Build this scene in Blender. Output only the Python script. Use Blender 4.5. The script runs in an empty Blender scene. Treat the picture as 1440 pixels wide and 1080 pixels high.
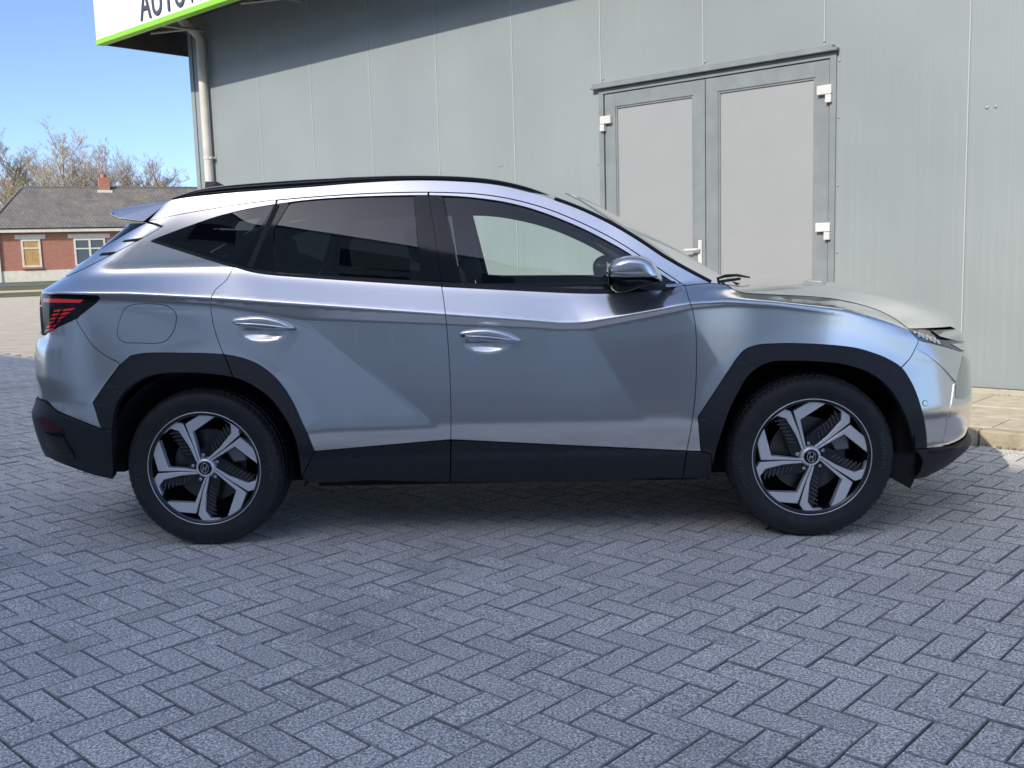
import bpy, bmesh, math, random
import numpy as np
from mathutils import Vector, Matrix
from mathutils.geometry import delaunay_2d_cdt
random.seed(7); rng = np.random.default_rng(7)
scene = bpy.context.scene
COL = scene.collection
# ------------------------------------------------------------------ camera
CAM = np.array([0.2688, -5.2382, 1.2659]); YAW, PIT, ROL, FPX = -0.050915, 0.129226, -0.029371, 1409.03
_fw = np.array([math.sin(YAW)*math.cos(PIT), math.cos(YAW)*math.cos(PIT), -math.sin(PIT)])
_rt = np.array([math.cos(YAW), -math.sin(YAW), 0.0]); _up = np.cross(_rt, _fw)
_r = math.cos(ROL)*_rt + math.sin(ROL)*_up; _u = -math.sin(ROL)*_rt + math.cos(ROL)*_up
cd = bpy.data.cameras.new('camera'); cam = bpy.data.objects.new('camera', cd); COL.objects.link(cam)
cd.sensor_fit = 'HORIZONTAL'; cd.sensor_width = 36.0; cd.lens = 36.0*FPX/1440.0
cd.clip_start = 0.05; cd.clip_end = 3000
cam.matrix_world = Matrix(((_r[0], _u[0], -_fw[0], CAM[0]), (_r[1], _u[1], -_fw[1], CAM[1]), (_r[2], _u[2], -_fw[2], CAM[2]), (0, 0, 0, 1)))
scene.camera = cam
# ------------------------------------------------------------------ site axes: the hall's wall runs along WT, WN points into the hall
WPHI, WD = -0.684503, 4.214
WT = np.array([math.cos(WPHI), math.sin(WPHI), 0.0]); WN = np.array([-WT[1], WT[0], 0.0])
# ------------------------------------------------------------------ sky and sun
SUN_EL, SUN_OFF = math.radians(34.0), math.radians(6.0)
sd = -WN*math.cos(SUN_OFF) + WT*math.sin(SUN_OFF)
SUN = np.array([sd[0]*math.cos(SUN_EL), sd[1]*math.cos(SUN_EL), math.sin(SUN_EL)])
world = bpy.data.worlds.new('World'); scene.world = world; world.use_nodes = True
wn_ = world.node_tree; wn_.nodes.clear()
sky = wn_.nodes.new('ShaderNodeTexSky'); sky.sky_type = 'NISHITA'; sky.sun_disc = False
sky.sun_elevation = SUN_EL; sky.sun_rotation = math.atan2(SUN[0], SUN[1])
sky.air_density = 0.5; sky.dust_density = 1.3; sky.ozone_density = 3.0
bg = wn_.nodes.new('ShaderNodeBackground'); bg.inputs[1].default_value = 0.15
wo = wn_.nodes.new('ShaderNodeOutputWorld')
wn_.links.new(sky.outputs[0], bg.inputs[0]); wn_.links.new(bg.outputs[0], wo.inputs[0])
sl = bpy.data.lights.new('sun', 'SUN'); sl.energy = 2.15; sl.angle = math.radians(0.5); sl.color = (1.0, 0.93, 0.82)
so = bpy.data.objects.new('sun', sl); COL.objects.link(so)
so.rotation_euler = Vector(SUN).to_track_quat('Z', 'Y').to_euler()
scene.view_settings.view_transform = 'Standard'; scene.view_settings.look = 'None'
scene.view_settings.exposure = 1.0; scene.view_settings.gamma = 1.0; scene.view_settings.use_curve_mapping = False

# ------------------------------------------------------------------ helpers
def ray(px, py): return _fw + _r*(px-720)/FPX - _u*(py-540)/FPX
def at_y(px, py, y):
    d = ray(px, py); return CAM + d*((y-CAM[1])/d[1])
def at_z(px, py, z=0.0):
    d = ray(px, py); return CAM + d*((z-CAM[2])/d[2])
def wall_pt(px, py, off=0.0):
    d = ray(px, py); P = CAM + d*((WD-off-WN@CAM)/(WN@d)); return P@WT, P[2]
def wp(s, n, z): return WT*s + WN*n + np.array([0, 0, z])      # site coordinates -> world

def link(o, parent=None):
    COL.objects.link(o)
    if parent is not None: o.parent = parent
    return o
def tag(o, label=None, cat=None, group=None, kind=None):
    if label: o['label'] = label
    if cat: o['category'] = cat
    if group: o['group'] = group
    if kind: o['kind'] = kind
    return o
def empty(name, loc=(0, 0, 0), parent=None):
    o = bpy.data.objects.new(name, None); o.empty_display_size = 0.1; o.location = loc
    return link(o, parent)
def mesh_obj(name, V, F, mat, parent=None, smooth=False, bevel=0.0, loc=None):
    me = bpy.data.meshes.new(name); me.from_pydata([tuple(map(float, v)) for v in V], [], [tuple(int(i) for i in f) for f in F])
    me.update()
    if mat: me.materials.append(mat)
    if smooth: me.polygons.foreach_set('use_smooth', [True]*len(me.polygons))
    o = bpy.data.objects.new(name, me); link(o, parent)
    if loc is not None: o.location = loc
    if bevel:
        b = o.modifiers.new('bevel', 'BEVEL'); b.width = bevel; b.segments = 2; b.limit_method = 'ANGLE'
    return o
class MB:
    """collects shapes, then builds one mesh object"""
    def __init__(s): s.V, s.F, s.S = [], [], []
    def add(s, V, F, smooth=False):
        n = len(s.V); s.V += [tuple(v) for v in V]; s.F += [tuple(i+n for i in f) for f in F]; s.S += [smooth]*len(F)
    def box(s, o, a, b, c):
        o, a, b, c = map(np.asarray, (o, a, b, c))
        V = [o, o+a, o+a+b, o+b, o+c, o+a+c, o+a+b+c, o+b+c]
        F = [(0, 3, 2, 1), (4, 5, 6, 7), (0, 1, 5, 4), (1, 2, 6, 5), (2, 3, 7, 6), (3, 0, 4, 7)]
        if np.dot(np.cross(a, b), c) < 0: F = [f[::-1] for f in F]
        s.add(V, F)
    def wbox(s, s0, s1, n0, n1, z0, z1):      # box in site coordinates
        s.box(wp(s0, n0, z0), WT*(s1-s0), WN*(n1-n0), np.array([0, 0, z1-z0]))
    def abox(s, x0, x1, y0, y1, z0, z1):
        s.box((x0, y0, z0), (x1-x0, 0, 0), (0, y1-y0, 0), (0, 0, z1-z0))
    def tube(s, pts, rad, n=8, cap=True, smooth=True):
        pts = [np.asarray(p, float) for p in pts]; m = len(pts)
        rads = rad if hasattr(rad, '__len__') else [rad]*m
        V = []; ref = None
        for i in range(m):
            d = pts[min(i+1, m-1)]-pts[max(i-1, 0)]; d = d/(np.linalg.norm(d)+1e-12)
            if ref is None:
                ref = np.cross(d, [0, 0, 1]) if abs(d[2]) < .9 else np.cross(d, [1, 0, 0])
            a = ref-d*np.dot(ref, d); a /= np.linalg.norm(a)+1e-12; b = np.cross(d, a); ref = a
            for k in range(n):
                t = 2*math.pi*k/n; V.append(pts[i]+rads[i]*(math.cos(t)*a+math.sin(t)*b))
        F = [(i*n+k, i*n+(k+1) % n, (i+1)*n+(k+1) % n, (i+1)*n+k) for i in range(m-1) for k in range(n)]
        s.add(V, F, smooth)
        if cap:
            s.add(V[:n], [tuple(range(n))[::-1]]); s.add(V[-n:], [tuple(range(n))])
    def prism(s, P2, f0, f1):
        """2D polygon (ccw) swept between two maps f0 (back) and f1 (front)"""
        n = len(P2); V = [f0(*p) for p in P2]+[f1(*p) for p in P2]
        F = [tuple(range(n))[::-1], tuple(range(n, 2*n))]+[(i, (i+1) % n, n+(i+1) % n, n+i) for i in range(n)]
        s.add(V, F)
    def build(s, name, mat, parent=None, bevel=0.0, loc=None):
        V = s.V
        if loc is not None: V = [np.asarray(v)-np.asarray(loc) for v in V]
        o = mesh_obj(name, V, s.F, mat, parent, False, bevel, loc)
        o.data.polygons.foreach_set('use_smooth', s.S); return o
def grid_faces(nu, nv, flip=False):
    F = []
    for i in range(nu-1):
        for j in range(nv-1):
            f = (i*nv+j, (i+1)*nv+j, (i+1)*nv+j+1, i*nv+j+1); F.append(f[::-1] if flip else f)
    return F

# ------------------------------------------------------------------ materials
def mat(name, col=(.5, .5, .5), rough=.5, metal=0.0, spec=.5, coat=0.0, coat_rough=.03, emit=None, trans=0.0):
    m = bpy.data.materials.new(name); m.use_nodes = True; b = m.node_tree.nodes['Principled BSDF']
    b.inputs['Base Color'].default_value = (*col, 1); b.inputs['Roughness'].default_value = rough
    b.inputs['Metallic'].default_value = metal; b.inputs['Specular IOR Level'].default_value = spec
    b.inputs['Coat Weight'].default_value = coat; b.inputs['Coat Roughness'].default_value = coat_rough
    b.inputs['Transmission Weight'].default_value = trans
    if emit: b.inputs['Emission Color'].default_value = (*emit[0], 1); b.inputs['Emission Strength'].default_value = emit[1]
    return m
def N(m, t, **kw):
    n = m.node_tree.nodes.new(t)
    for k, v in kw.items():
        if k in ('operation', 'blend_type', 'data_type', 'attribute_name', 'attribute_type', 'noise_dimensions', 'feature', 'wave_type', 'bands_direction', 'interpolation', 'distance'): setattr(n, k, v)
        else: n.inputs[k.replace('_', ' ')].default_value = v
    return n
def L(m, a, b): m.node_tree.links.new(a, b)
def ramp(m, fac, stops):
    r = m.node_tree.nodes.new('ShaderNodeValToRGB'); e = r.color_ramp.elements
    while len(e) < len(stops): e.new(.5)
    for el, (p, c) in zip(e, stops): el.position = p; el.color = (*c, 1) if len(c) == 3 else c
    L(m, fac, r.inputs[0]); return r
def coords(m, kind='Object'):
    return m.node_tree.nodes.new('ShaderNodeTexCoord').outputs[kind]
def world_pos(m): return m.node_tree.nodes.new('ShaderNodeNewGeometry').outputs['Position']
def bump(m, h, strength=.3, dist=.01):
    b = m.node_tree.nodes.new('ShaderNodeBump'); b.inputs['Strength'].default_value = strength; b.inputs['Distance'].default_value = dist
    L(m, h, b.inputs['Height']); L(m, b.outputs[0], m.node_tree.nodes['Principled BSDF'].inputs['Normal']); return b
def noisy(name, c0, c1, scale=5, rough=.7, bstr=.2, bscale=None, bdist=.01, detail=6, lo=.35, hi=.65, rvar=0.0, **kw):
    m = mat(name, c0, rough, **kw); P = world_pos(m)
    n = N(m, 'ShaderNodeTexNoise', Scale=scale, Detail=detail); L(m, P, n.inputs['Vector'])
    r = ramp(m, n.outputs[0], [(lo, c0), (hi, c1)])
    B = m.node_tree.nodes['Principled BSDF']; L(m, r.outputs[0], B.inputs['Base Color'])
    if bstr:
        n2 = N(m, 'ShaderNodeTexNoise', Scale=bscale or scale*8, Detail=4); L(m, P, n2.inputs['Vector']); bump(m, n2.outputs[0], bstr, bdist)
    return m

def paver_mat():
    m = mat('paver_concrete', (.17, .175, .18), .82, spec=.35); B = m.node_tree.nodes['Principled BSDF']; P = world_pos(m)
    spk = N(m, 'ShaderNodeTexNoise', Scale=130, Detail=4, Roughness=.85); L(m, P, spk.inputs['Vector'])
    speck = ramp(m, spk.outputs[0], [(.37, (.07, .07, .072)), (.46, (.37, .37, .37)), (.53, (.60, .60, .60)), (.62, (1.0, 1.0, 1.0))])
    vo = N(m, 'ShaderNodeTexVoronoi', Scale=260); L(m, P, vo.inputs['Vector'])
    gr = ramp(m, vo.outputs['Color'], [(.0, (.84, .84, .84)), (.80, (1.18, 1.18, 1.17)), (.97, (1.7, 1.7, 1.7))])
    mul = N(m, 'ShaderNodeMix', data_type='RGBA', blend_type='MULTIPLY'); mul.inputs[0].default_value = 1
    L(m, speck.outputs[0], mul.inputs[6]); L(m, gr.outputs[0], mul.inputs[7])
    # per-stone tone
    a1 = N(m, 'ShaderNodeAttribute', attribute_type='GEOMETRY', attribute_name='tone'); a2 = N(m, 'ShaderNodeAttribute', attribute_type='OBJECT', attribute_name='tone')
    ad = N(m, 'ShaderNodeMath', operation='ADD'); L(m, a1.outputs['Fac'], ad.inputs[0]); L(m, a2.outputs['Fac'], ad.inputs[1])
    tone = ramp(m, ad.outputs[0], [(0, (.88, .885, .89)), (.5, (1, 1, 1)), (1, (1.1, 1.095, 1.085))])
    mu2 = N(m, 'ShaderNodeMix', data_type='RGBA', blend_type='MULTIPLY'); mu2.inputs[0].default_value = 1
    L(m, mul.outputs[2], mu2.inputs[6]); L(m, tone.outputs[0], mu2.inputs[7])
    # large soft dirt and oil stains
    n2 = N(m, 'ShaderNodeTexNoise', Scale=1.1, Detail=5, Roughness=.6); L(m, P, n2.inputs['Vector'])
    st = ramp(m, n2.outputs[0], [(.30, (.82, .785, .72)), (.44, (1.15, 1.085, .99)), (.7, (1.25, 1.185, 1.085))])
    mu3 = N(m, 'ShaderNodeMix', data_type='RGBA', blend_type='MULTIPLY'); mu3.inputs[0].default_value = 1
    L(m, mu2.outputs[2], mu3.inputs[6]); L(m, st.outputs[0], mu3.inputs[7])
    L(m, mu3.outputs[2], B.inputs['Base Color'])
    bump(m, spk.outputs[0], .55, .004)
    return m
M = {}
M['paver'] = paver_mat()
M['paver_edge'] = noisy('paver_dirty_edge', (.25, .245, .235), (.42, .41, .39), 60, .95, .3, 300)
M['joint'] = noisy('joint_sand', (.045, .044, .041), (.12, .113, .10), 60, .95, .4, 200)
M['yard'] = noisy('yard_sunlit_paving', (.46, .40, .295), (.56, .495, .38), 3.0, .9, .3, 60, detail=8)  # pale beige has the warm sun on the yard painted in
M['grass'] = noisy('verge_grass', (.075, .08, .02), (.19, .165, .055), 3.5, .95, .9, 40, .05)
M['asphalt'] = noisy('road_asphalt', (.10, .11, .12), (.14, .145, .15), 2, .9, .2)
M['slab'] = noisy('sidewalk_concrete', (.46, .40, .285), (.58, .515, .38), 9, .9, .35, 120, .006, detail=8)
M['kerb'] = noisy('kerb_concrete', (.31, .27, .18), (.50, .43, .30), 7, .92, .5, 70, .01, detail=9)
M['weed'] = noisy('weed_green', (.10, .11, .03), (.2, .16, .06), 20, .95, .4)

def panel_mat():
    m = mat('cladding_grey', (.27, .30, .295), .42, spec=.45); B = m.node_tree.nodes['Principled BSDF']; C = coords(m)
    sep = m.node_tree.nodes.new('ShaderNodeSeparateXYZ'); L(m, C, sep.inputs[0])
    mp = m.node_tree.nodes.new('ShaderNodeMapping'); mp.inputs['Scale'].default_value = (60, 60, .35); L(m, C, mp.inputs['Vector'])
    n = N(m, 'ShaderNodeTexNoise', Scale=1.0, Detail=6, Roughness=.6); L(m, mp.outputs[0], n.inputs['Vector'])
    n3 = N(m, 'ShaderNodeTexNoise', Scale=.9, Detail=5); L(m, world_pos(m), n3.inputs['Vector'])
    r1 = ramp(m, n.outputs[0], [(.3, (.252, .288, .290)), (.55, (.264, .300, .302)), (.75, (.282, .318, .32))])
    r3 = ramp(m, n3.outputs[0], [(.3, (.93, .93, .93)), (.7, (1.06, 1.06, 1.05))])
    mx = N(m, 'ShaderNodeMix', data_type='RGBA', blend_type='MULTIPLY'); mx.inputs[0].default_value = 1
    L(m, r1.outputs[0], mx.inputs[6]); L(m, r3.outputs[0], mx.inputs[7]); L(m, mx.outputs[2], B.inputs['Base Color'])
    # fine micro-ribs, about 20 mm apart
    si = N(m, 'ShaderNodeMath', operation='MULTIPLY'); si.inputs[1].default_value = 2*math.pi/.0191; L(m, sep.outputs[0], si.inputs[0])
    sn = N(m, 'ShaderNodeMath', operation='SINE'); L(m, si.outputs[0], sn.inputs[0])
    bump(m, sn.outputs[0], .12, .0016)
    return m
M['clad'] = panel_mat()
M['clad2'] = mat('joint_sunlit_edge', (.40, .44, .44), .4)  # paler than the cladding: sun on the seam edges put into colour
M['frame'] = noisy('door_frame_grey', (.20, .225, .23), (.235, .26, .265), 6, .4, .05)
def leaf_mat():
    m = mat('door_panel_grey', (.36, .365, .355), .45); B = m.node_tree.nodes['Principled BSDF']; P = world_pos(m)
    n = N(m, 'ShaderNodeTexNoise', Scale=2.2, Detail=9, Roughness=.7); L(m, P, n.inputs['Vector'])
    r = ramp(m, n.outputs[0], [(.25, (.265, .275, .277)), (.36, (.30, .312, .314)), (.65, (.315, .327, .329))]); L(m, r.outputs[0], B.inputs['Base Color'])
    return m
M['leaf'] = leaf_mat()
M['white'] = noisy('white_metal', (.58, .575, .55), (.68, .67, .65), 8, .4, .05)
M['pipe'] = noisy('pipe_white', (.56, .54, .48), (.68, .66, .60), 4, .5, .05)
M['sign_white'] = noisy('sign_white', (.80, .80, .77), (.86, .86, .84), 1.5, .45, .02)
M['sign_green'] = mat('sign_green', (.27, .62, .035), .45)
M['sign_text'] = mat('sign_lettering', (.055, .065, .095), .5)
M['soffit'] = noisy('soffit_dark', (.05, .045, .042), (.075, .07, .065), 3, .75, .1)
M['steel'] = mat('galvanised_steel', (.42, .41, .38), .5, .3)
M['dark'] = mat('dark_gap', (.012, .012, .013), .9)
M['plinth'] = noisy('plinth_concrete', (.42, .38, .28), (.56, .51, .40), 8, .92, .4, 60)
# ================================================================== GROUND
g0 = np.array([0, 0, 0])
def sheet(name, quad, z, m, parent=None, kind='structure'):
    o = mesh_obj(name, [(*q, z) for q in quad], [tuple(range(len(quad)))], m, parent)
    if kind: o['kind'] = kind
    return o
# base terrain: level near the hall, rising a little towards the far street
def ground_z(d): return -.05 + .36*np.clip((d-38)/30., 0, 1)**1.2
FD = np.array([-.45, .893]); FR = np.array([.893, .45])            # towards the far house / along its street
dv = [-400, -60, -20, 0, 20, 36, 40, 44, 48, 52, 56, 60, 64, 68, 72, 80, 120, 300, 1500]; sv = np.linspace(-900, 900, 25)
V = []
for d in dv:
    for s in sv:
        P = FD*d+FR*s; V.append((P[0], P[1], float(ground_z(d))))
terr = mesh_obj('ground', V, grid_faces(len(dv), len(sv)), M['grass'], smooth=True); terr['kind'] = 'structure'
# yard sheet (joint sand below the pavers, then paving with warm sunlight in its colour further off)
q = [wp(-45, -14, 0), wp(14, -14, 0), wp(14, 2.60, 0), wp(-11.2, 2.60, 0), wp(-11.2, 9, 0), wp(-45, 9, 0)]
yard = sheet('paved_yard', [(p[0], p[1]) for p in q], -.022, M['joint'])
def fstrip(name, d0, d1, m, lift):
    V = []; ds = np.linspace(d0, d1, 8)
    for d in ds:
        for s in (-90, 60):
            P = FD*d+FR*s; V.append((P[0], P[1], float(ground_z(d))+lift))
    o = mesh_obj(name, V, grid_faces(8, 2), m); o['kind'] = 'structure'; return o
fstrip('far_forecourt', 10.0, 43.5, M['yard'], .034)  # sunlit yard beyond the shade edge, its warm light painted as beige
fstrip('footpath', 50.5, 53.5, M['slab'], .01)
fstrip('street', 61, 66.5, M['asphalt'], .012)

# ---- herringbone pavers, 211 x 105 mm
W_ = .1055; PP = .07874; OX, OY = -.3569, -2.4131
pt = np.array([math.cos(PP), math.sin(PP)]); pn = np.array([-pt[1], pt[0]])
ax_a = (pt-pn)/math.sqrt(2); ax_b = (pt+pn)/math.sqrt(2)
def paver_mesh(i):
    r = np.random.default_rng(i); a, b, g, c, h = W_*2, W_, .0020+.0012*r.random(), .0026, .03
    j = lambda: (r.random()-.5)*.0022
    lo = [(g, g), (a-g, g), (a-g, b-g), (g, b-g)]
    V = [(x-a/2, y-b/2, -h) for x, y in lo]+[(x-a/2+j(), y-b/2+j(), -.0035) for x, y in lo]
    V += [(x-a/2+(c if x < a/2 else -c)+j(), y-b/2+(c if y < b/2 else -c)+j(), j()*.5) for x, y in lo]
    F = [(0, 1, 5, 4), (1, 2, 6, 5), (2, 3, 7, 6), (3, 0, 4, 7), (4, 5, 9, 8), (5, 6, 10, 9), (6, 7, 11, 10), (7, 4, 8, 11), (8, 9, 10, 11)]
    return V, F
PM = [paver_mesh(i) for i in range(14)]
stones = []
for i in range(-150, 150):
    for j in range(-60, 30):
        for kind in (0, 1):
            o = np.array([OX, OY])+pt*(i*W_*math.sqrt(2))-pn*(j*2*W_*math.sqrt(2))
            if kind == 0: c = o+ax_a*W_+ax_b*W_/2; ang = math.atan2(ax_a[1], ax_a[0])
            else: c = o+ax_a*2.5*W_; ang = math.atan2(ax_b[1], ax_b[0])
            if c @ WN[:2] > 2.60-.02 or c[1] < -4.4 or (c @ WT[:2] < -9.6 and c @ WN[:2] > 2.12): continue  # no pavers in the sunlit far-left corner; the sun-coloured sheet shows there
            d = np.array([c[0], c[1], 0])-CAM; z = d@_fw
            if z < .6 or z > 17: continue
            u = 720+FPX*(d@_r)/z; v = 540-FPX*(d@_u)/z
            if u < -500 or u > 1900 or v > 1400: continue
            inside = 0 < u < 1440 and v < 1080
            # stones hidden under the car are not seen and rank last
            hid = (-2.0 < c[0] < 2.0 and -.7 < c[1] < .8) or v < 690
            stones.append(((1 if inside and not hid else 0), -z, c, ang))
stones.sort(key=lambda s: (-s[0], -s[1]))
meshes = []
for i, (V, F) in enumerate(PM):
    me = bpy.data.meshes.new('paver'); me.from_pydata(V, [], F); me.materials.append(M['paver']); me.materials.append(M['paver_edge']); me.polygons.foreach_set('material_index', [1]*8+[0]); meshes.append(me)
BV, BF, BT = [], [], []
for k, (ins, z, c, ang) in enumerate(stones):
    r = random.Random(k*13+5); mi = r.randrange(14); tone = min(1, max(0, r.gauss(.5, .2)))
    dz = r.gauss(0, .0012); tx, ty = r.gauss(0, .006), r.gauss(0, .006); ang2 = ang+(math.pi if r.random() < .5 else 0)+r.gauss(0, .004)
    if k < 300:
        o = bpy.data.objects.new('paver', meshes[mi]); o.location = (c[0], c[1], dz); o.rotation_euler = (tx, ty, ang2); o['tone'] = tone; link(o, yard)
    else:
        R = Matrix.Translation((c[0], c[1], dz)) @ Matrix.Rotation(ang2, 4, 'Z') @ Matrix.Rotation(tx, 4, 'X') @ Matrix.Rotation(ty, 4, 'Y')
        A = np.array(R); P = np.array([(*v, 1) for v in PM[mi][0]])@A.T; n0 = len(BV)*12
        BV.append(P[:, :3]); BF += [tuple(x+n0 for x in f) for f in PM[mi][1]]; BT += [tone]*12
pf = mesh_obj('paver_field', np.concatenate(BV), BF, M['paver'], yard); pf['kind'] = 'stuff'; pf.data.materials.append(M['paver_edge']); pf.data.polygons.foreach_set('material_index', ([1]*8+[0])*(len(BF)//9))
at = pf.data.attributes.new('tone', 'FLOAT', 'POINT'); at.data.foreach_set('value', BT)

# ---- raised footway along the wall: kerb stones, slabs, edging
foot = mesh_obj('footway', [wp(-9.9, 2.66, -.05), wp(12, 2.66, -.05), wp(12, 4.3, -.05), wp(-9.9, 4.3, -.05), wp(-9.9, 2.66, .085), wp(12, 2.66, .085), wp(12, 4.3, .085), wp(-9.9, 4.3, .085)],
                [(4, 5, 6, 7), (0, 1, 5, 4), (3, 0, 4, 7)], M['joint']); foot['kind'] = 'structure'
kx = 1.555-12*.9
for k in range(22):
    b = MB(); s0 = kx+k*.9
    b.wbox(s0+.004, s0+.896, 2.585, 2.70, -.05, .100+random.uniform(-.002, .002)); b.build('kerb_stone', M['kerb'], foot, bevel=.012)
for row, (n0, n1) in enumerate([(2.704, 3.10), (3.106, 3.50)]):
    s = -9.8+row*.27
    while s < 11.5:
        b = MB(); b.wbox(s+.003, s+.597, n0+.002, n1-.002, .02, .100+random.uniform(-.002, .003)); b.build('paving_slab', M['slab'], foot, bevel=.004); s += .6
s = -9.8
while s < 11.5:
    b = MB(); b.wbox(s+.003, s+.997, 3.53, 4.09, .02, .106+random.uniform(-.003, .003)); b.build('edging_slab', M['slab'], foot, bevel=.004); s += 1.0
# weeds in the cracks by the wall
b = MB()
for k in range(420):
    r = random
    if r.random() < .7: s_, n_ = r.gauss(1.45, .35) if r.random() < .6 else r.uniform(-2, 4), 4.11+r.gauss(0, .012)
    else: s_, n_ = r.gauss(1.62, .5), 2.575+r.gauss(0, .008)
    z0 = .09 if n_ > 3 else -.004
    P = wp(s_, n_, z0); h = r.uniform(.008, .026); a = r.uniform(0, 6.28); w = .004
    d = np.array([math.cos(a), math.sin(a), 0]); e = np.array([-d[1], d[0], 0])
    b.add([P-e*w, P+e*w, P+d*h*.6+np.array([0, 0, h])], [(0, 1, 2)])
w_ = b.build('crack_weeds', M['weed']); tag(w_, 'thin dry weeds growing in the cracks by the wall and kerb', 'weeds', kind='stuff')
# ================================================================== HALL (grey clad building behind the car)
hall = empty('industrial_hall', wp(-9.93, WD, 0)); tag(hall, 'grey metal clad hall with double door, standing right behind the car', 'building')
HO = np.array(hall.location)
SE = [-9.40+.0]+[-8.259+1.1464*k for k in range(0, 17)]
HTOP = 5.6
DS0, DS1, DZ = -2.545, -.122, 2.835           # door opening
PZ0 = .14
def hobj(b, name, m, parent=None, bevel=0): 
    o = b.build(name, m, parent or hall, bevel)
    if (parent or hall) is hall: o.matrix_parent_inverse = Matrix.Translation(-Vector(HO))
    return o
def clad_panel(s0, s1, z0, z1):
    """one sandwich panel in its own axes so the ribs follow it: x along the wall, y into it"""
    g, t = .0018, .06
    b = MB(); w = s1-s0-2*g
    prof = [(0, .010), (.004, .003), (.010, 0), (w-.010, 0), (w-.004, .003), (w, .010), (w, t), (0, t)]
    V = [(x, y, z0) for x, y in prof]+[(x, y, z1) for x, y in prof]; n = len(prof)
    F = [tuple(range(n))[::-1], tuple(range(n, 2*n))]+[(i, (i+1) % n, n+(i+1) % n, n+i) for i in range(n)]
    b.add(V, F); o = b.build('wall_panel', M['clad'], hall)
    o.matrix_parent_inverse = Matrix.Translation(-Vector(HO))
    P = wp(s0+g, WD, 0); o.location = P; o.rotation_euler = (0, 0, WPHI)
clad_panel(-9.84, -9.40, PZ0, HTOP)
for a, c in zip(SE[:-1], SE[1:]):
    if c <= DS0 or a >= DS1: clad_panel(a, c, PZ0, HTOP); continue
    clad_panel(a, c, DZ+.02, HTOP)
    if a < DS0: clad_panel(a, DS0+.012, PZ0, DZ+.02)
    if c > DS1: clad_panel(DS1-.012, c, PZ0, DZ+.02)
b = MB(); b.wbox(-9.93, -9.838, WD-.012, WD+.10, PZ0, HTOP); hobj(b, 'corner_trim', M['clad'])
b = MB(); b.wbox(-9.92, 9.9, WD+.012, WD+.2, -.05, PZ0+.02); hobj(b, 'plinth', M['plinth'])
b = MB(); b.wbox(-9.92, 10, WD+.07, WD+14, -.05, HTOP-.02); hobj(b, 'hall_body', M['dark'])
b = MB(); b.wbox(-9.93, -9.915, WD+.11, WD+14, PZ0, HTOP); hobj(b, 'side_cladding', M['clad'])
b = MB(); b.wbox(-9.96, 10.1, WD-.04, WD+14.1, HTOP, HTOP+.12); hobj(b, 'roof_edge', M['frame'])
# seam lines: a thin paler strip on every joint paints in its sunlit edge
for s in SE[:-1]:
    z0 = DZ+.06 if DS0-.01 < s < DS1+.01 else PZ0
    b = MB(); b.wbox(s-.005, s+.005, WD-.002, WD+.014, z0, HTOP); hobj(b, 'joint_highlight', M['clad2'] if 'clad2' in M else M['clad'])
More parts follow.
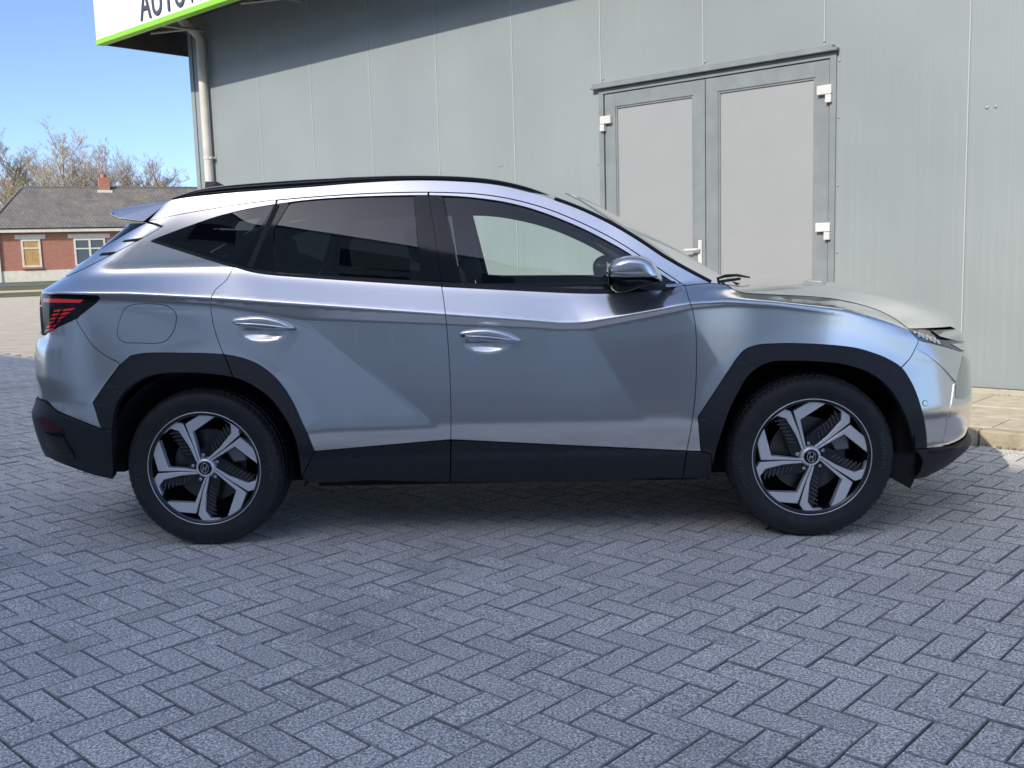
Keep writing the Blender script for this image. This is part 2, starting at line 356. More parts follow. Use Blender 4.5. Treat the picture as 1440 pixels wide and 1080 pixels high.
# ---- double door
b = MB()
for (a, c) in ((DS0, DS0+.055), (DS1-.055, DS1)): b.wbox(a, c, WD-.018, WD+.08, .12, DZ-.01)
b.wbox(DS0, DS1, WD-.0178, WD+.08, DZ-.055, DZ-.0095)
hobj(b, 'door_frame', M['frame'], bevel=.003)
b = MB(); b.wbox(DS0-.07, DS1+.02, WD-.065, WD+.02, DZ-.005, DZ+.018); b.wbox(DS0-.05, DS1-.02, WD-.05, WD+.02, DZ+.018, DZ+.048)
hobj(b, 'lintel_flashing', M['frame'], bevel=.003)
b = MB(); b.wbox(DS0+.03, DS1-.03, WD+.055, WD+.1, .1, DZ-.03); hobj(b, 'door_backing', M['dark'])
for side, (a, c) in enumerate(((DS0+.063, -1.362), (-1.354, DS1-.063))):
    lz0, lz1 = .16, DZ-.063
    leaf = MB(); fw_ = .125
    n0 = WD-.004
    leaf.wbox(a, a+fw_, n0, WD+.06, lz0, lz1); leaf.wbox(c-fw_, c, n0, WD+.06, lz0, lz1)
    leaf.wbox(a+fw_, c-fw_, n0+.0004, WD+.06, lz1-fw_, lz1); leaf.wbox(a+fw_, c-fw_, n0+.0004, WD+.06, lz0, lz0+.2)
    lo = hobj(leaf, 'door_leaf', M['frame'], bevel=.003)
    lo['label'] = 'left leaf with the white lever handle' if side == 0 else 'right leaf of the double door'
    b = MB(); b.wbox(a+fw_-.002, c-fw_+.002, WD+.018, WD+.03, lz0+.198, lz1-fw_+.002); hobj(b, 'infill_panel', M['leaf'], lo)
    b = MB()
    for (x0, x1) in ((a+fw_, a+fw_+.016), (c-fw_-.016, c-fw_)): b.wbox(x0, x1, WD+.006, WD+.02, lz0+.2, lz1-fw_)
    b.wbox(a+fw_+.016, c-fw_-.016, WD+.006, WD+.02, lz1-fw_-.016, lz1-fw_); hobj(b, 'glazing_bead', M['frame'], lo)
    for hz in (2.53, 1.41, .42):
        hs = a-.012 if side == 0 else c+.012; dr = 1 if side == 0 else -1
        b = MB(); x0, x1 = sorted((hs-dr*.022, hs+dr*.105))
        b.wbox(x0, x1, WD-.044, WD-.004, hz-.037, hz+.037); x0, x1 = sorted((hs-dr*.022, hs+dr*.03)); b.wbox(x0, x1, WD-.048, WD-.004, hz-.105, hz-.041)
        hobj(b, 'hinge', M['white'], lo, bevel=.004)
    if side == 0:
        hx = -1.415
        b = MB(); b.wbox(hx-.02, hx+.02, WD-.016, WD-.004, 1.08, 1.34); hobj(b, 'handle_plate', M['white'], lo, bevel=.004)
        b = MB(); pts = [wp(hx, WD-.016, 1.255), wp(hx, WD-.062, 1.255), wp(hx-.02, WD-.066, 1.255), wp(hx-.135, WD-.064, 1.252)]
        b.tube(pts, .011, 10); hobj(b, 'lever_handle', M['white'], lo)
# screws of the cladding and the door flashing
def screw(s, z, r=.011, n=0):
    b = MB(); P = wp(s, WD+n, z); b.tube([P, P-WN*.006, P-WN*.009], [r, r, r*.5], 8); hobj(b, 'screw', M['steel'])
for z in (2.75, 2.3, 1.75, 1.2, .7): screw(DS1+.02, z, .009)
for z in (2.12, 1.3, .6): screw(DS0-.03, z, .009)
for s, z in ((1.05, 2.245), (1.11, 2.245), (-3.90, 2.21), (-3.86, 2.21), (-2.50, 2.925), (-1.36, 2.925), (-.235, 2.925)): screw(s, z, .012)
# ---- downpipe at the hall's corner
PIP = -9.48
b = MB(); b.tube([wp(PIP-.16, WD-.42, 4.80), wp(PIP-.13, WD-.34, 4.70), wp(PIP-.01, WD-.10, 4.45), wp(PIP, WD-.08, 4.36), wp(PIP, WD-.08, .05)], .062, 16)
dp = hobj(b, 'downpipe', M['pipe'])
for z in (2.75, 1.2):
    b = MB(); b.tube([wp(PIP, WD-.08, z-.018), wp(PIP, WD-.08, z+.018)], .068, 16); b.wbox(PIP+.06, PIP+.10, WD-.09, WD-.03, z-.012, z+.012); hobj(b, 'pipe_clamp', M['pipe'], dp)
# ================================================================== SIGN CANOPY
can = empty('sign_canopy', wp(-9.9, 3.0, 4.25)); tag(can, 'white sign canopy with green edge and dark lettering above the hall corner', 'sign')
CO = np.array(can.location)
def cobj(b, name, m, parent=None, bevel=0):
    o = b.build(name, m, parent or can, bevel)
    if (parent or can) is can: o.matrix_parent_inverse = Matrix.Translation(-Vector(CO))
    return o
CF = 3.23; C0, C1, CZ = -10.723, 2.5, 4.390
b = MB(); b.wbox(C0, C1, CF, CF+.12, CZ+.068, CZ+1.15); cobj(b, 'fascia', M['sign_white'], bevel=.006)
b = MB(); b.wbox(C0-.004, C1, CF-.008, CF+.11, CZ, CZ+.066); cobj(b, 'green_edge', M['sign_green'], bevel=.004)
b = MB(); b.wbox(C0+.052, C1, CF+.125, WD-.03, CZ+.34, CZ+.40); b.wbox(C0+.052, -9.99, WD-.03, WD+.9, CZ+.34, CZ+.40); cobj(b, 'soffit', M['soffit'])
b = MB(); b.wbox(C0+.002, C0+.05, CF+.125, WD+.9, CZ+.01, CZ+1.13); cobj(b, 'end_board', M['soffit'])
b = MB(); b.wbox(C0+.052, C1, CF+.125, WD-.05, CZ+1.10, CZ+1.14); cobj(b, 'canopy_top', M['soffit'])
for s in (-9.45, -7.2, -4.9, -2.6):
    b = MB(); b.tube([wp(s, CF+.12, CZ+.10), wp(s, WD-.02, CZ+.12)], .02, 4); b.tube([wp(s, WD-.25, CZ+.115), wp(s-.55, CF+.45, CZ+.11)], .018, 4); cobj(b, 'bracket', M['steel'])
# lettering
def text_mesh(txt, size):
    cu = bpy.data.curves.new('lettering', 'FONT'); cu.body = txt; cu.size = size; cu.extrude = .012; cu.resolution_u = 6
    o = bpy.data.objects.new('tmp', cu); COL.objects.link(o); bpy.context.view_layer.update()
    me = bpy.data.meshes.new_from_object(o.evaluated_get(bpy.context.evaluated_depsgraph_get())); COL.objects.unlink(o); bpy.data.objects.remove(o); return me
for ch, s0_, s1_ in (('A', -9.421, -9.141), ('U', -9.101, -8.856), ('T', -8.817, -8.556), ('O', -8.539, -8.272), ('W', -8.232, -7.836)):
    me = text_mesh(ch, .6); me.materials.append(M['sign_text'])
    co = np.array([v.co[:] for v in me.vertices]); lo_, hi_ = co.min(0), co.max(0)
    sx, sy = (s1_-s0_)/(hi_[0]-lo_[0]), .41/(hi_[1]-lo_[1])
    for v in me.vertices: v.co = ((v.co[0]-lo_[0])*sx, (v.co[1]-lo_[1])*sy, v.co[2])
    o = bpy.data.objects.new('letter', me); link(o, can); o.matrix_parent_inverse = Matrix.Translation(-Vector(CO))
    base = wp(s0_, CF-.004, 4.499); X, Z, Y = Vector(WT), Vector((0, 0, 1)), -Vector(WN)
    o.matrix_basis = Matrix(((X[0], Z[0], Y[0], base[0]), (X[1], Z[1], Y[1], base[1]), (X[2], Z[2], Y[2], base[2]), (0, 0, 0, 1)))
# ================================================================== BUILDING OPPOSITE (behind the viewer): casts the long shade, mirrors in the paint
ON = -18.0; OH = (2.045-ON)*math.tan(SUN_EL)/math.cos(SUN_OFF)
M['opp'] = noisy('opposite_facade', (.62, .60, .565), (.70, .68, .645), 2, .6, .1)
opp = empty('opposite_building', wp(1, ON, 0)); tag(opp, 'plain grey block opposite the hall that shades the yard', 'building')
OO = np.array(opp.location)
def oobj(b, name, m, parent=None):
    o = b.build(name, m, parent or opp)
    if (parent or opp) is opp: o.matrix_parent_inverse = Matrix.Translation(-Vector(OO))
    return o
b = MB(); b.wbox(-24, 31, ON-12, ON, -.05, OH-.25); oobj(b, 'wall', M['opp'])
b = MB(); b.wbox(-24.1, 31.1, ON-12.1, ON+.0, OH-.25, OH); oobj(b, 'roof_edge', M['frame'])
M['oglass'] = mat('workshop_glass', (.05, .06, .07), .04, spec=.8)
for k, s in enumerate((-21, -17, -13, -9, 1.5, 5.5, 9.5, 13.5, 17.5, 21.5)):
    b = MB(); b.wbox(s-1.5, s+1.5, ON, ON+.06, 1.0, 2.6); w = oobj(b, 'window', M['white'])
    for q in range(3):
        b = MB(); b.wbox(s-1.42+q*.96, s-.54+q*.96, ON+.058, ON+.066, 1.08, 2.52); oobj(b, 'pane', M['oglass'], w)
for zf in (4.4, 7.8, 10.8):
    for s in range(-21, 23, 5):
        b = MB(); b.wbox(s-1.1, s+1.1, ON, ON+.06, zf, zf+1.5); w = oobj(b, 'window', M['white']); b = MB(); b.wbox(s-1.03, s+1.03, ON+.058, ON+.066, zf+.07, zf+1.43); oobj(b, 'pane', M['oglass'], w)
b = MB(); b.wbox(-4.2, -1.2, ON, ON+.05, 0, 3.2); oobj(b, 'roller_door', M['sign_white'])
# ================================================================== FAR HOUSE
M['brick'] = mat('red_brick', (.35, .12, .075), .85)
def brick_mat(m):
    C = coords(m); B = m.node_tree.nodes['Principled BSDF']
    mp = m.node_tree.nodes.new('ShaderNodeMapping'); mp.inputs['Rotation'].default_value = (math.pi/2, 0, 0); L(m, C, mp.inputs['Vector'])
    br = m.node_tree.nodes.new('ShaderNodeTexBrick'); br.inputs['Color1'].default_value = (.42, .175, .12, 1); br.inputs['Color2'].default_value = (.31, .12, .085, 1); br.inputs['Mortar'].default_value = (.36, .20, .14, 1)
    br.inputs['Scale'].default_value = 1; br.inputs['Brick Width'].default_value = .22; br.inputs['Row Height'].default_value = .066; br.inputs['Mortar Size'].default_value = .009
    L(m, mp.outputs[0], br.inputs['Vector']); L(m, br.outputs[0], B.inputs['Base Color'])
brick_mat(M['brick'])
M['cream'] = noisy('cream_paint', (.60, .57, .46), (.70, .67, .56), 3, .6, .05)
M['blind'] = noisy('ochre_blind', (.42, .26, .09), (.50, .32, .12), 3, .7, .05)
M['hglass'] = mat('house_glass', (.10, .13, .15), .05, spec=.8)
def tile_mat():
    m = mat('roof_tiles', (.16, .15, .135), .75); B = m.node_tree.nodes['Principled BSDF']; C = coords(m)
    br = m.node_tree.nodes.new('ShaderNodeTexBrick'); br.offset = .5
    br.inputs['Color1'].default_value = (.20, .185, .165, 1); br.inputs['Color2'].default_value = (.15, .14, .13, 1); br.inputs['Mortar'].default_value = (.085, .08, .072, 1)
    br.inputs['Scale'].default_value = 1; br.inputs['Brick Width'].default_value = .24; br.inputs['Row Height'].default_value = .30; br.inputs['Mortar Size'].default_value = .018
    L(m, C, br.inputs['Vector'])
    n = N(m, 'ShaderNodeTexNoise', Scale=.8, Detail=5); L(m, C, n.inputs['Vector'])
    r = ramp(m, n.outputs[0], [(.35, (.85, .85, .85)), (.6, (1.1, 1.07, 1.0)), (.75, (1.35, 1.2, .95))])
    mx = N(m, 'ShaderNodeMix', data_type='RGBA', blend_type='MULTIPLY'); mx.inputs[0].default_value = 1
    L(m, br.outputs[0], mx.inputs[6]); L(m, r.outputs[0], mx.inputs[7]); L(m, mx.outputs[2], B.inputs['Base Color'])
    return m
M['tiles'] = tile_mat()
HD = 69.0                                      # distance of the near facade point along the view
hd0 = ray(-40, 380); hb = CAM + hd0*HD; HA = .50
HX = np.array([math.cos(HA), math.sin(HA), 0]); HY = np.array([-HX[1], HX[0], 0]); HG = .33
def hp(a, bb, z): return np.array([hb[0], hb[1], HG])+HX*a+HY*bb+np.array([0, 0, z])
house = empty('brick_house', hp(0, 0, 0)); tag(house, 'low red brick house with grey tiled roof beyond the yard', 'house')
house.rotation_euler = (0, 0, HA)
def hbx(m_, a0, a1, b0, b1, z0, z1): m_.abox(a0, a1, b0, b1, z0, z1)
A0, A1, ED, RD = 1.4, 27.0, 3.42, 3.05        # facade from/to, eave height, roof rise
b = MB(); b.abox(A0, A1, 0, 8, .75, ED); b.build('wall', M['brick'], house)
b = MB(); b.abox(A0-.02, A1, -.05, 8.05, -.4, .75); b.build('plinth', M['cream'], house)
b = MB(); b.abox(A0-.3, A1+.3, -.42, -.1, ED-.02, ED+.28); b.abox(A0-.3, A1, -.1, 0, ED-.02, ED+.05); b.build('gutter_board', M['cream'], house)
# hipped roof plates with real thickness, each in its own axes so tiles run up the slope
def roof_plate(name, pts3):
    P = [np.asarray(p, float) for p in pts3]; o = P[0]; x = P[1]-P[0]; x /= np.linalg.norm(x); n = np.cross(x, P[-1]-P[0]); n /= np.linalg.norm(n); y = np.cross(n, x)
    Q = [((p-o)@x, (p-o)@y) for p in P]; k = len(Q)
    V = [(a, c, 0) for a, c in Q]+[(a, c, .1) for a, c in Q]
    F = [tuple(range(k))[::-1], tuple(range(k, 2*k))]+[(i, (i+1) % k, k+(i+1) % k, k+i) for i in range(k)]
    ob = mesh_obj(name, V, F, M['tiles'], house)
    ob.matrix_basis = Matrix(((x[0], y[0], n[0], o[0]), (x[1], y[1], n[1], o[1]), (x[2], y[2], n[2], o[2]), (0, 0, 0, 1))); return ob
e0 = ED+.2; rz = e0+RD; hipx = A0+2.2
roof_plate('roof', [(A0-.3, -.45, e0), (A1+.3, -.45, e0), (A1+.3, 4, rz), (hipx, 4, rz)])
roof_plate('roof', [(A1+.3, 8.45, e0), (A0-.3, 8.45, e0), (hipx, 4, rz), (A1+.3, 4, rz)])
roof_plate('roof', [(A0-.3, 8.45, e0), (A0-.3, -.45, e0), (hipx, 4, rz)])
b = MB(); b.tube([(hipx, 4, rz+.08), (A1+.3, 4, rz+.08)], .13, 8); b.tube([(A0-.3, -.45, e0+.08), (hipx, 4, rz+.08)], .12, 8); b.build('ridge', M['tiles'], house)
b = MB(); cx_ = 8.85; b.abox(cx_, cx_+.75, 3.6, 4.4, rz-.5, rz+.85); ch = b.build('chimney', M['brick'], house)
b = MB(); b.abox(cx_-.15, cx_+.9, 3.4, 4.5, rz-.5, rz-.1); b.build('chimney_flashing', M['cream'], ch)
b = MB(); b.tube([(cx_+.37, 4, rz+.85), (cx_+.37, 4, rz+1.1)], .22, 8); b.build('chimney_pot', M['brick'], ch)
def hwin(a, w, z0, z1, split, fill, two):
    b = MB(); t = .13
    b.abox(a, a+t, -.07, .05, z0, z1); b.abox(a+w-t, a+w, -.07, .05, z0, z1); b.abox(a+t, a+w-t, -.07, .05, z1-t, z1); b.abox(a+t, a+w-t, -.07, .05, z0, z0+t)
    b.abox(a+t, a+w-t, -.068, .05, split-.05, split+.05)
    if two: b.abox(a+w/2-.07, a+w/2+.07, -.066, .05, z0+t, z1-t)
    f = b.build('window', M['cream'], house)
    for (u0, u1) in (((a+t, a+w/2-.07), (a+w/2+.07, a+w-t)) if two else ((a+t, a+w-t),)):
        for (v0, v1) in ((z0+t, split-.05), (split+.05, z1-t)):
            b = MB(); b.abox(u0, u1, -.03, .03, v0, v1); b.build('pane', fill, f)
    b = MB(); b.abox(a-.35, a+w+.35, -.05, .02, z1+.02, z1+.32); b.build('lintel', M['cream'], f)
    b = MB(); b.abox(a-.05, a+w+.05, -.16, .02, z0-.13, z0-.01); b.build('sill', M['brick'], f)
hwin(3.2, 1.24, .98, 2.92, 2.30, M['blind'], False)
hwin(6.6, 2.1, .98, 2.92, 2.20, M['hglass'], True)
hwin(11.6, 2.1, .98, 2.92, 2.20, M['hglass'], True)
b = MB(); b.abox(A0+.3, A0+.42, -.14, -.04, -.2, ED); b.build('downpipe', M['cream'], house)
# ================================================================== BARE TREES BEYOND THE HOUSE
def bark(name, c0, c1): return noisy(name, c0, c1, 2.0, .9, .2)
BK = [bark('bark_brown', (.24, .175, .11), (.34, .25, .16)), bark('bark_pale', (.42, .39, .33), (.55, .52, .46)), bark('bark_olive', (.24, .20, .12), (.34, .28, .18)), bark('bark_grey', (.25, .21, .155), (.34, .29, .22))]
TW = [bark('twig_brown', (.36, .28, .19), (.46, .37, .26)), bark('twig_pale', (.50, .45, .36), (.60, .55, .46)), bark('twig_olive', (.36, .30, .17), (.46, .38, .23)), bark('twig_russet', (.40, .29, .19), (.50, .37, .26))]
def fast_mesh(name, V, F, m, parent):
    me = bpy.data.meshes.new(name); me.vertices.add(len(V)); me.vertices.foreach_set('co', V.astype('f').ravel()); n = len(F)
    me.loops.add(4*n); me.loops.foreach_set('vertex_index', F.astype('i').ravel()); me.polygons.add(n)
    me.polygons.foreach_set('loop_start', np.arange(0, 4*n, 4, dtype='i')); me.polygons.foreach_set('use_smooth', np.ones(n, bool)); me.update(calc_edges=True); me.validate()
    me.materials.append(m); o = bpy.data.objects.new(name, me); return link(o, parent)
def make_tree(seed, H, spread, dens):
    g = np.random.default_rng(seed); trunk, crown = [], []
    def unit(v): return v/(np.linalg.norm(v, axis=-1, keepdims=True)+1e-9)
    def tubes(P, R, sides):
        n, k = P.shape[:2]; d = unit(np.gradient(P, axis=1)); a = unit(np.cross(d, np.array([.35, .2, .1])+0*d)); b_ = np.cross(d, a)
        an = 2*np.pi*np.arange(sides)/sides; ring = P[:, :, None]+R[:, :, None, None]*(a[:, :, None]*np.cos(an)[:, None]+b_[:, :, None]*np.sin(an)[:, None])
        V = ring.reshape(-1, 3); base = (np.arange(n)[:, None, None]*k*sides+np.arange(k-1)[None, :, None]*sides); q = np.arange(sides)[None, None]; q2 = (q+1) % sides
        F = np.stack([base+q, base+q2, base+sides+q2, base+sides+q], -1).reshape(-1, 4); return V, F
    start = np.zeros((1, 3)); dirs = np.array([[g.normal(0, .05), g.normal(0, .05), 1.0]]); ln = np.array([H*.80]); rad = np.array([H*.015])
    kids = [int(20*dens), 9, 6, 4, 0]; segs = [6, 4, 3, 2, 2]
    for lev in range(5):
        n = len(start); k = segs[lev]; P = [start]; d = unit(dirs)
        for q in range(k):
            d = unit(d+g.normal(0, .12, (n, 3))+np.array([0, 0, .06])); P.append(P[-1]+d*(ln/k)[:, None])
        P = np.stack(P, 1); R = rad[:, None]*np.linspace(1, .38, k+1)[None]
        (trunk if lev <= 1 else crown).append(tubes(P, R, 7 if lev == 0 else 4 if lev == 1 else 3))
        c = kids[lev]
        if not c: break
        t = g.uniform(.25 if lev == 0 else .15, 1, (n, c)); i = np.minimum((t*k).astype(int), k-1); f = (t*k-i)[..., None]; r = np.arange(n)[:, None]
        q = P[r, i]*(1-f)+P[r, i+1]*f; az = g.uniform(0, 2*np.pi, (n, c)); side = unit(np.stack([np.cos(az), np.sin(az), g.uniform(.15, .8, (n, c))], -1))
        nd = unit(d[:, None]*(.5 if lev else .4)+side*spread)
        ln = (ln[:, None]*g.uniform(.30, .48, (n, c))*(1.25-.6*t if lev == 0 else 1)).ravel(); rad = np.maximum(.0115, rad[:, None]*.42*(1-.45*t)).ravel()
        start = q.reshape(-1, 3); dirs = nd.reshape(-1, 3)
    def join(L_):
        V, F, o = [], [], 0
        for v, f in L_: V.append(v); F.append(f+o); o += len(v)
        return np.concatenate(V), np.concatenate(F)
    return join(trunk), join(crown)
tree_spots = [  # px x, distance, height, bark, twig, label
    (-52, 90, 12.5, 2, 2, 'olive bare tree at the left edge of the picture'),
    (6, 84, 12.6, 2, 2, 'tall olive bare tree above the left hip of the house roof'),
    (40, 97, 12.2, 0, 0, 'brown bare tree just right of the roof hip'),
    (66, 104, 12.8, 0, 3, 'slender russet tree left of the white birch'),
    (97, 87, 14.4, 1, 1, 'white stemmed bare birch, the tallest tree over the roof'),
    (120, 90, 12.8, 1, 1, 'leaning pale birch right beside the tallest birch'),
    (82, 110, 14.0, 0, 2, 'far brown tree standing behind the white birch'),
    (148, 100, 14.2, 0, 3, 'russet bare tree behind the house chimney'),
    (172, 95, 12.8, 0, 3, 'russet bare tree right of the chimney'),
    (190, 105, 13.2, 3, 0, 'greyish brown bare tree above the car spoiler'),
    (210, 112, 11.6, 0, 3, 'low russet tree second from the hall corner'),
    (243, 120, 10.2, 3, 1, 'small far pale tree nearest the hall corner'),
    (25, 112, 13.4, 3, 0, 'far greyish tree between olive and brown trees'),
    (55, 92, 11.0, 0, 0, 'short brown tree left of the birch, low over the ridge'),
    (135, 108, 13.6, 3, 3, 'far grey stemmed tree just left of the chimney'),
    (160, 90, 11.4, 2, 0, 'short olive brown tree close behind the chimney'),
    (203, 93, 10.6, 0, 3, 'short russet tree above the rear of the car roof'),
    (226, 104, 10.4, 0, 0, 'low brown tree third from the hall corner'),
]
for k, (px, dist, H, bk, tw, lab) in enumerate(tree_spots):
    P = CAM+ray(px, 375)*dist; P[2] = .28
    t = empty('bare_tree', P); tag(t, lab, 'tree', 'bare trees beyond the brick house')
    tr, cr = make_tree(100+k, H*.95, .8 if bk == 1 else .9, 1.15)
    fast_mesh('trunk', *tr, BK[bk], t); fast_mesh('crown', *cr, TW[tw], t)
# ================================================================== CAR
def paint_mat():
    m = mat('silver_paint', (.78, .775, .765), .19, .85, .5, 1.0, .02); B = m.node_tree.nodes['Principled BSDF']
    return m
M['paint'] = paint_mat()
M['cladding'] = noisy('black_cladding', (.011, .013, .017), (.016, .018, .023), 30, .55, .12, 700, .001)
M['gloss'] = mat('gloss_black', (.006, .007, .010), .06, spec=.4)
M['rubber'] = mat('rubber_black', (.012, .012, .014), .6)
M['chrome'] = mat('satin_chrome', (.62, .63, .65), .22, 1.0)
M['inside'] = noisy('interior_black', (.016, .017, .019), (.024, .025, .027), 40, .75, .1)
M['lining'] = mat('headlining_grey', (.30, .30, .29), .9)
M['tyre'] = noisy('tyre_rubber', (.008, .009, .011), (.014, .015, .018), 25, .62, .1, 300, .001)
M['rim_dark'] = mat('wheel_dark', (.022, .024, .028), .32, .5, coat=.4)
M['rim_cut'] = mat('wheel_machined', (.78, .785, .80), .36, .55, coat=.3)
M['disc'] = mat('brake_steel', (.10, .098, .095), .4, .9)
M['cal'] = mat('caliper_grey', (.22, .225, .23), .5, .4)
M['lamp_clear'] = mat('lamp_clear', (.82, .84, .86), .06, .85, coat=1.0)
M['lamp_red'] = mat('tail_red', (.55, .012, .012), .12, spec=.6, coat=1.0, emit=((.8, .02, .02), .12))
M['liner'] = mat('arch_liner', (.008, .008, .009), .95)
def glass_mat(name, tint, ior_f=1.5):
    m = bpy.data.materials.new(name); m.use_nodes = True; nt = m.node_tree; nt.nodes.clear()
    o = nt.nodes.new('ShaderNodeOutputMaterial'); t = nt.nodes.new('ShaderNodeBsdfTransparent'); t.inputs[0].default_value = (*tint, 1)
    g = nt.nodes.new('ShaderNodeBsdfGlossy'); g.inputs['Roughness'].default_value = .008; g.inputs[0].default_value = (.95, .97, 1, 1)
    f = nt.nodes.new('ShaderNodeFresnel'); f.inputs[0].default_value = ior_f
    mx = nt.nodes.new('ShaderNodeMixShader'); nt.links.new(f.outputs[0], mx.inputs[0]); nt.links.new(t.outputs[0], mx.inputs[1]); nt.links.new(g.outputs[0], mx.inputs[2]); nt.links.new(mx.outputs[0], o.inputs[0])
    return m
M['glass'] = glass_mat('window_glass', (.90, .96, .93), 1.58)
M['privacy'] = glass_mat('privacy_glass', (.12, .135, .14), 1.6)

M['lamp_dullred'] = mat('reflector_red', (.07, .012, .014), .15, coat=1.0)
M['lamp_lens'] = mat('lamp_lens', (.50, .50, .49), .16, .8, coat=1.0)
M['notch'] = mat('notch_grey', (.05, .053, .06), .5)
M['lamp_smoke'] = mat('lamp_smoke', (.22, .225, .23), .1, .6, coat=1.0)
M['rim_vent'] = mat('wheel_vent', (.11, .115, .125), .35, .7)
M['tyre_text'] = mat('tyre_lettering', (.045, .046, .052), .45)
# ---- half width of the body as a loft through lengthwise lines
XS = np.arange(-2.6, 2.6, .004); ZS = np.arange(.10, 1.80, .004)
def gauss1(a, s, axis):
    n = max(1, int(3*s)); k = np.exp(-.5*(np.arange(-n, n+1)/s)**2); k /= k.sum()
    pad = [(0, 0)]*a.ndim; pad[axis] = (n, n); return np.apply_along_axis(lambda v: np.convolve(v, k, 'valid'), axis, np.pad(a, pad, mode='edge'))
def line(pts, y, sig=5):
    """lengthwise line given as picture points read at lateral position y -> z at every XS"""
    q = sorted((at_y(a, b_, y)[0], at_y(a, b_, y)[2]) for a, b_ in pts); return gauss1(np.interp(XS, [c[0] for c in q], [c[1] for c in q]), sig, 0)
def wl(pts, sig=25): return gauss1(np.interp(XS, [c[0] for c in pts], [c[1] for c in pts]), sig, 0)
zU = line([(30, 410.5), (58, 411), (179, 412), (297, 419), (440, 428.6), (626, 442.5), (740, 451.5), (790, 456), (822, 455), (900, 440), (972, 425), (1027, 421), (1093, 425), (1193, 436), (1262, 455), (1330, 480)], -.92)
zL = line([(30, 417), (58, 418), (140, 421.7), (295, 428.6), (340, 435.6), (423, 449.4), (629, 455), (740, 458.5), (790, 461.5), (822, 461.5), (900, 447), (972, 433), (1027, 430), (1093, 434), (1193, 446), (1262, 466), (1330, 492)], -.92)
zL = np.minimum(zL, zU-.014)
wU = wl([(-2.3, .912), (-1.3, .922), (0, .927), (.8, .92), (1.4, .910), (2.3, .88)])
wLl = wl([(-2.3, .906), (-1.3, .913), (0, .913), (.8, .912), (1.4, .910), (2.3, .89)])
zB = line([(30, 393), (212, 383), (330, 379), (373, 386), (440, 391), (620, 403), (740, 409.2), (858, 411), (930, 404), (961, 402), (1023, 404), (1060, 411), (1110, 415), (1173, 419), (1240, 434), (1290, 454), (1330, 470)], -.86)
zB = np.maximum(zB, zU+.018)
wB = wl([(-2.3, .812), (-1.2, .840), (-.3, .860), (0, .862), (.6, .855), (.85, .84), (1.0, .815), (1.25, .79), (1.6, .765), (1.9, .74), (2.3, .72)], 12)
nodes = [(.10, .78), (.20, .83), (.265, .868), (.365, .902), (.405, .897), (.455, .912), (.475, .937), (.52, .936)]
def build_table():
    T = np.zeros((len(XS), len(ZS)))
    for i in range(len(XS)):
        zz = [n[0] for n in nodes]+[zL[i]-.10, zL[i], zU[i], zB[i]]
        ww = [n[1] for n in nodes]+[wLl[i]+.0055, wLl[i], wU[i], wB[i]]
        o = np.argsort(zz); T[i] = np.interp(ZS, np.array(zz)[o], np.array(ww)[o])
        h = np.clip(ZS-zB[i], 0, None); T[i] -= np.where(h > 0, .225*h+.17*h*h, 0)
    hard = gauss1(gauss1(T, 1.3, 1), 2, 0); soft = gauss1(gauss1(T, 9, 1), 6, 0); mid = gauss1(gauss1(T, 4, 1), 4, 0)
    Z = ZS[None, :]; d = np.minimum(np.abs(Z-zL[:, None]), np.abs(Z-zU[:, None]))
    k = np.clip((d-.02)/.05, 0, 1); out = hard*(1-k)+mid*k
    low = np.clip(((zL[:, None]-.12)-Z)/.08, 0, 1); out = out*(1-low)+soft*low
    sh = np.clip((Z-(zB[:, None]+.04))/.05, 0, 1); out = out*(1-sh)+soft*sh
    sc = np.clip(1-np.abs(Z-.385)/.05, 0, 1); out = out*(1-sc)+hard*sc
    return out
TAB = build_table()
def sp(v, e): return np.where(v/e > 30, v, e*np.log1p(np.exp(np.clip(v/e, -40, 30))))
def sstep(v, a, b_): t = np.clip((v-a)/(b_-a), 0, 1); return t*t*(3-2*t)
XX, ZZ = np.meshgrid(XS, ZS, indexing='ij')
def fold(p0, p1):
    A = at_y(*p0, -.92)[[0, 2]]; B_ = at_y(*p1, -.92)[[0, 2]]; d = (B_-A)/np.linalg.norm(B_-A); n = np.array([-d[1], d[0]])
    if n[1] < 0: n = -n
    return (XX-A[0])*n[0]+(ZZ-A[1])*n[1]
belowL = sstep(zL[:, None]-ZZ, 0.0, .05)
d1 = fold((423, 449), (622, 604)); _a1, _b1 = sp(-d1, .004), sp(zL[:, None]-ZZ-.004, .004); rise = -.006*np.log(np.exp(-np.clip(_a1, 0, 2)/.006)+np.exp(-np.clip(_b1, 0, 2)/.006)+1e-300)
TAB += .105*np.minimum(rise, .45)*belowL*sstep(-XX, -.15, .45)*sstep(XX, -2.2, -1.2)*sstep(ZZ, .37, .47)
d2 = fold((820, 457), (932, 628)); r2 = sp(d2, .004); topfade = 1-np.clip((ZZ-zU[:, None])/(zB-zU+.01)[:, None], 0, 1)
TAB += .062*np.minimum(r2, .4)*topfade*(1-sstep(XX, .70, 1.12))*sstep(XX, .25, .36)*sstep(ZZ, .37, .47)
# arch flares
for cx_, sg in ((-1.34, 1), (1.34, 1)):
    rr = np.hypot((XX-cx_)*.97, ZZ-.36); TAB += .010*(1-sstep(rr, .40, .58))*sstep(ZZ, .2, .45)
# lower door scoop and handle dents
for px in ((372, 467), (686, 483)):
    P = at_y(*px, -.92); e = np.hypot((XX-P[0])/.105, (ZZ-P[2])/.040); TAB -= .012*np.clip(1-e**2, 0, 1)**1.2
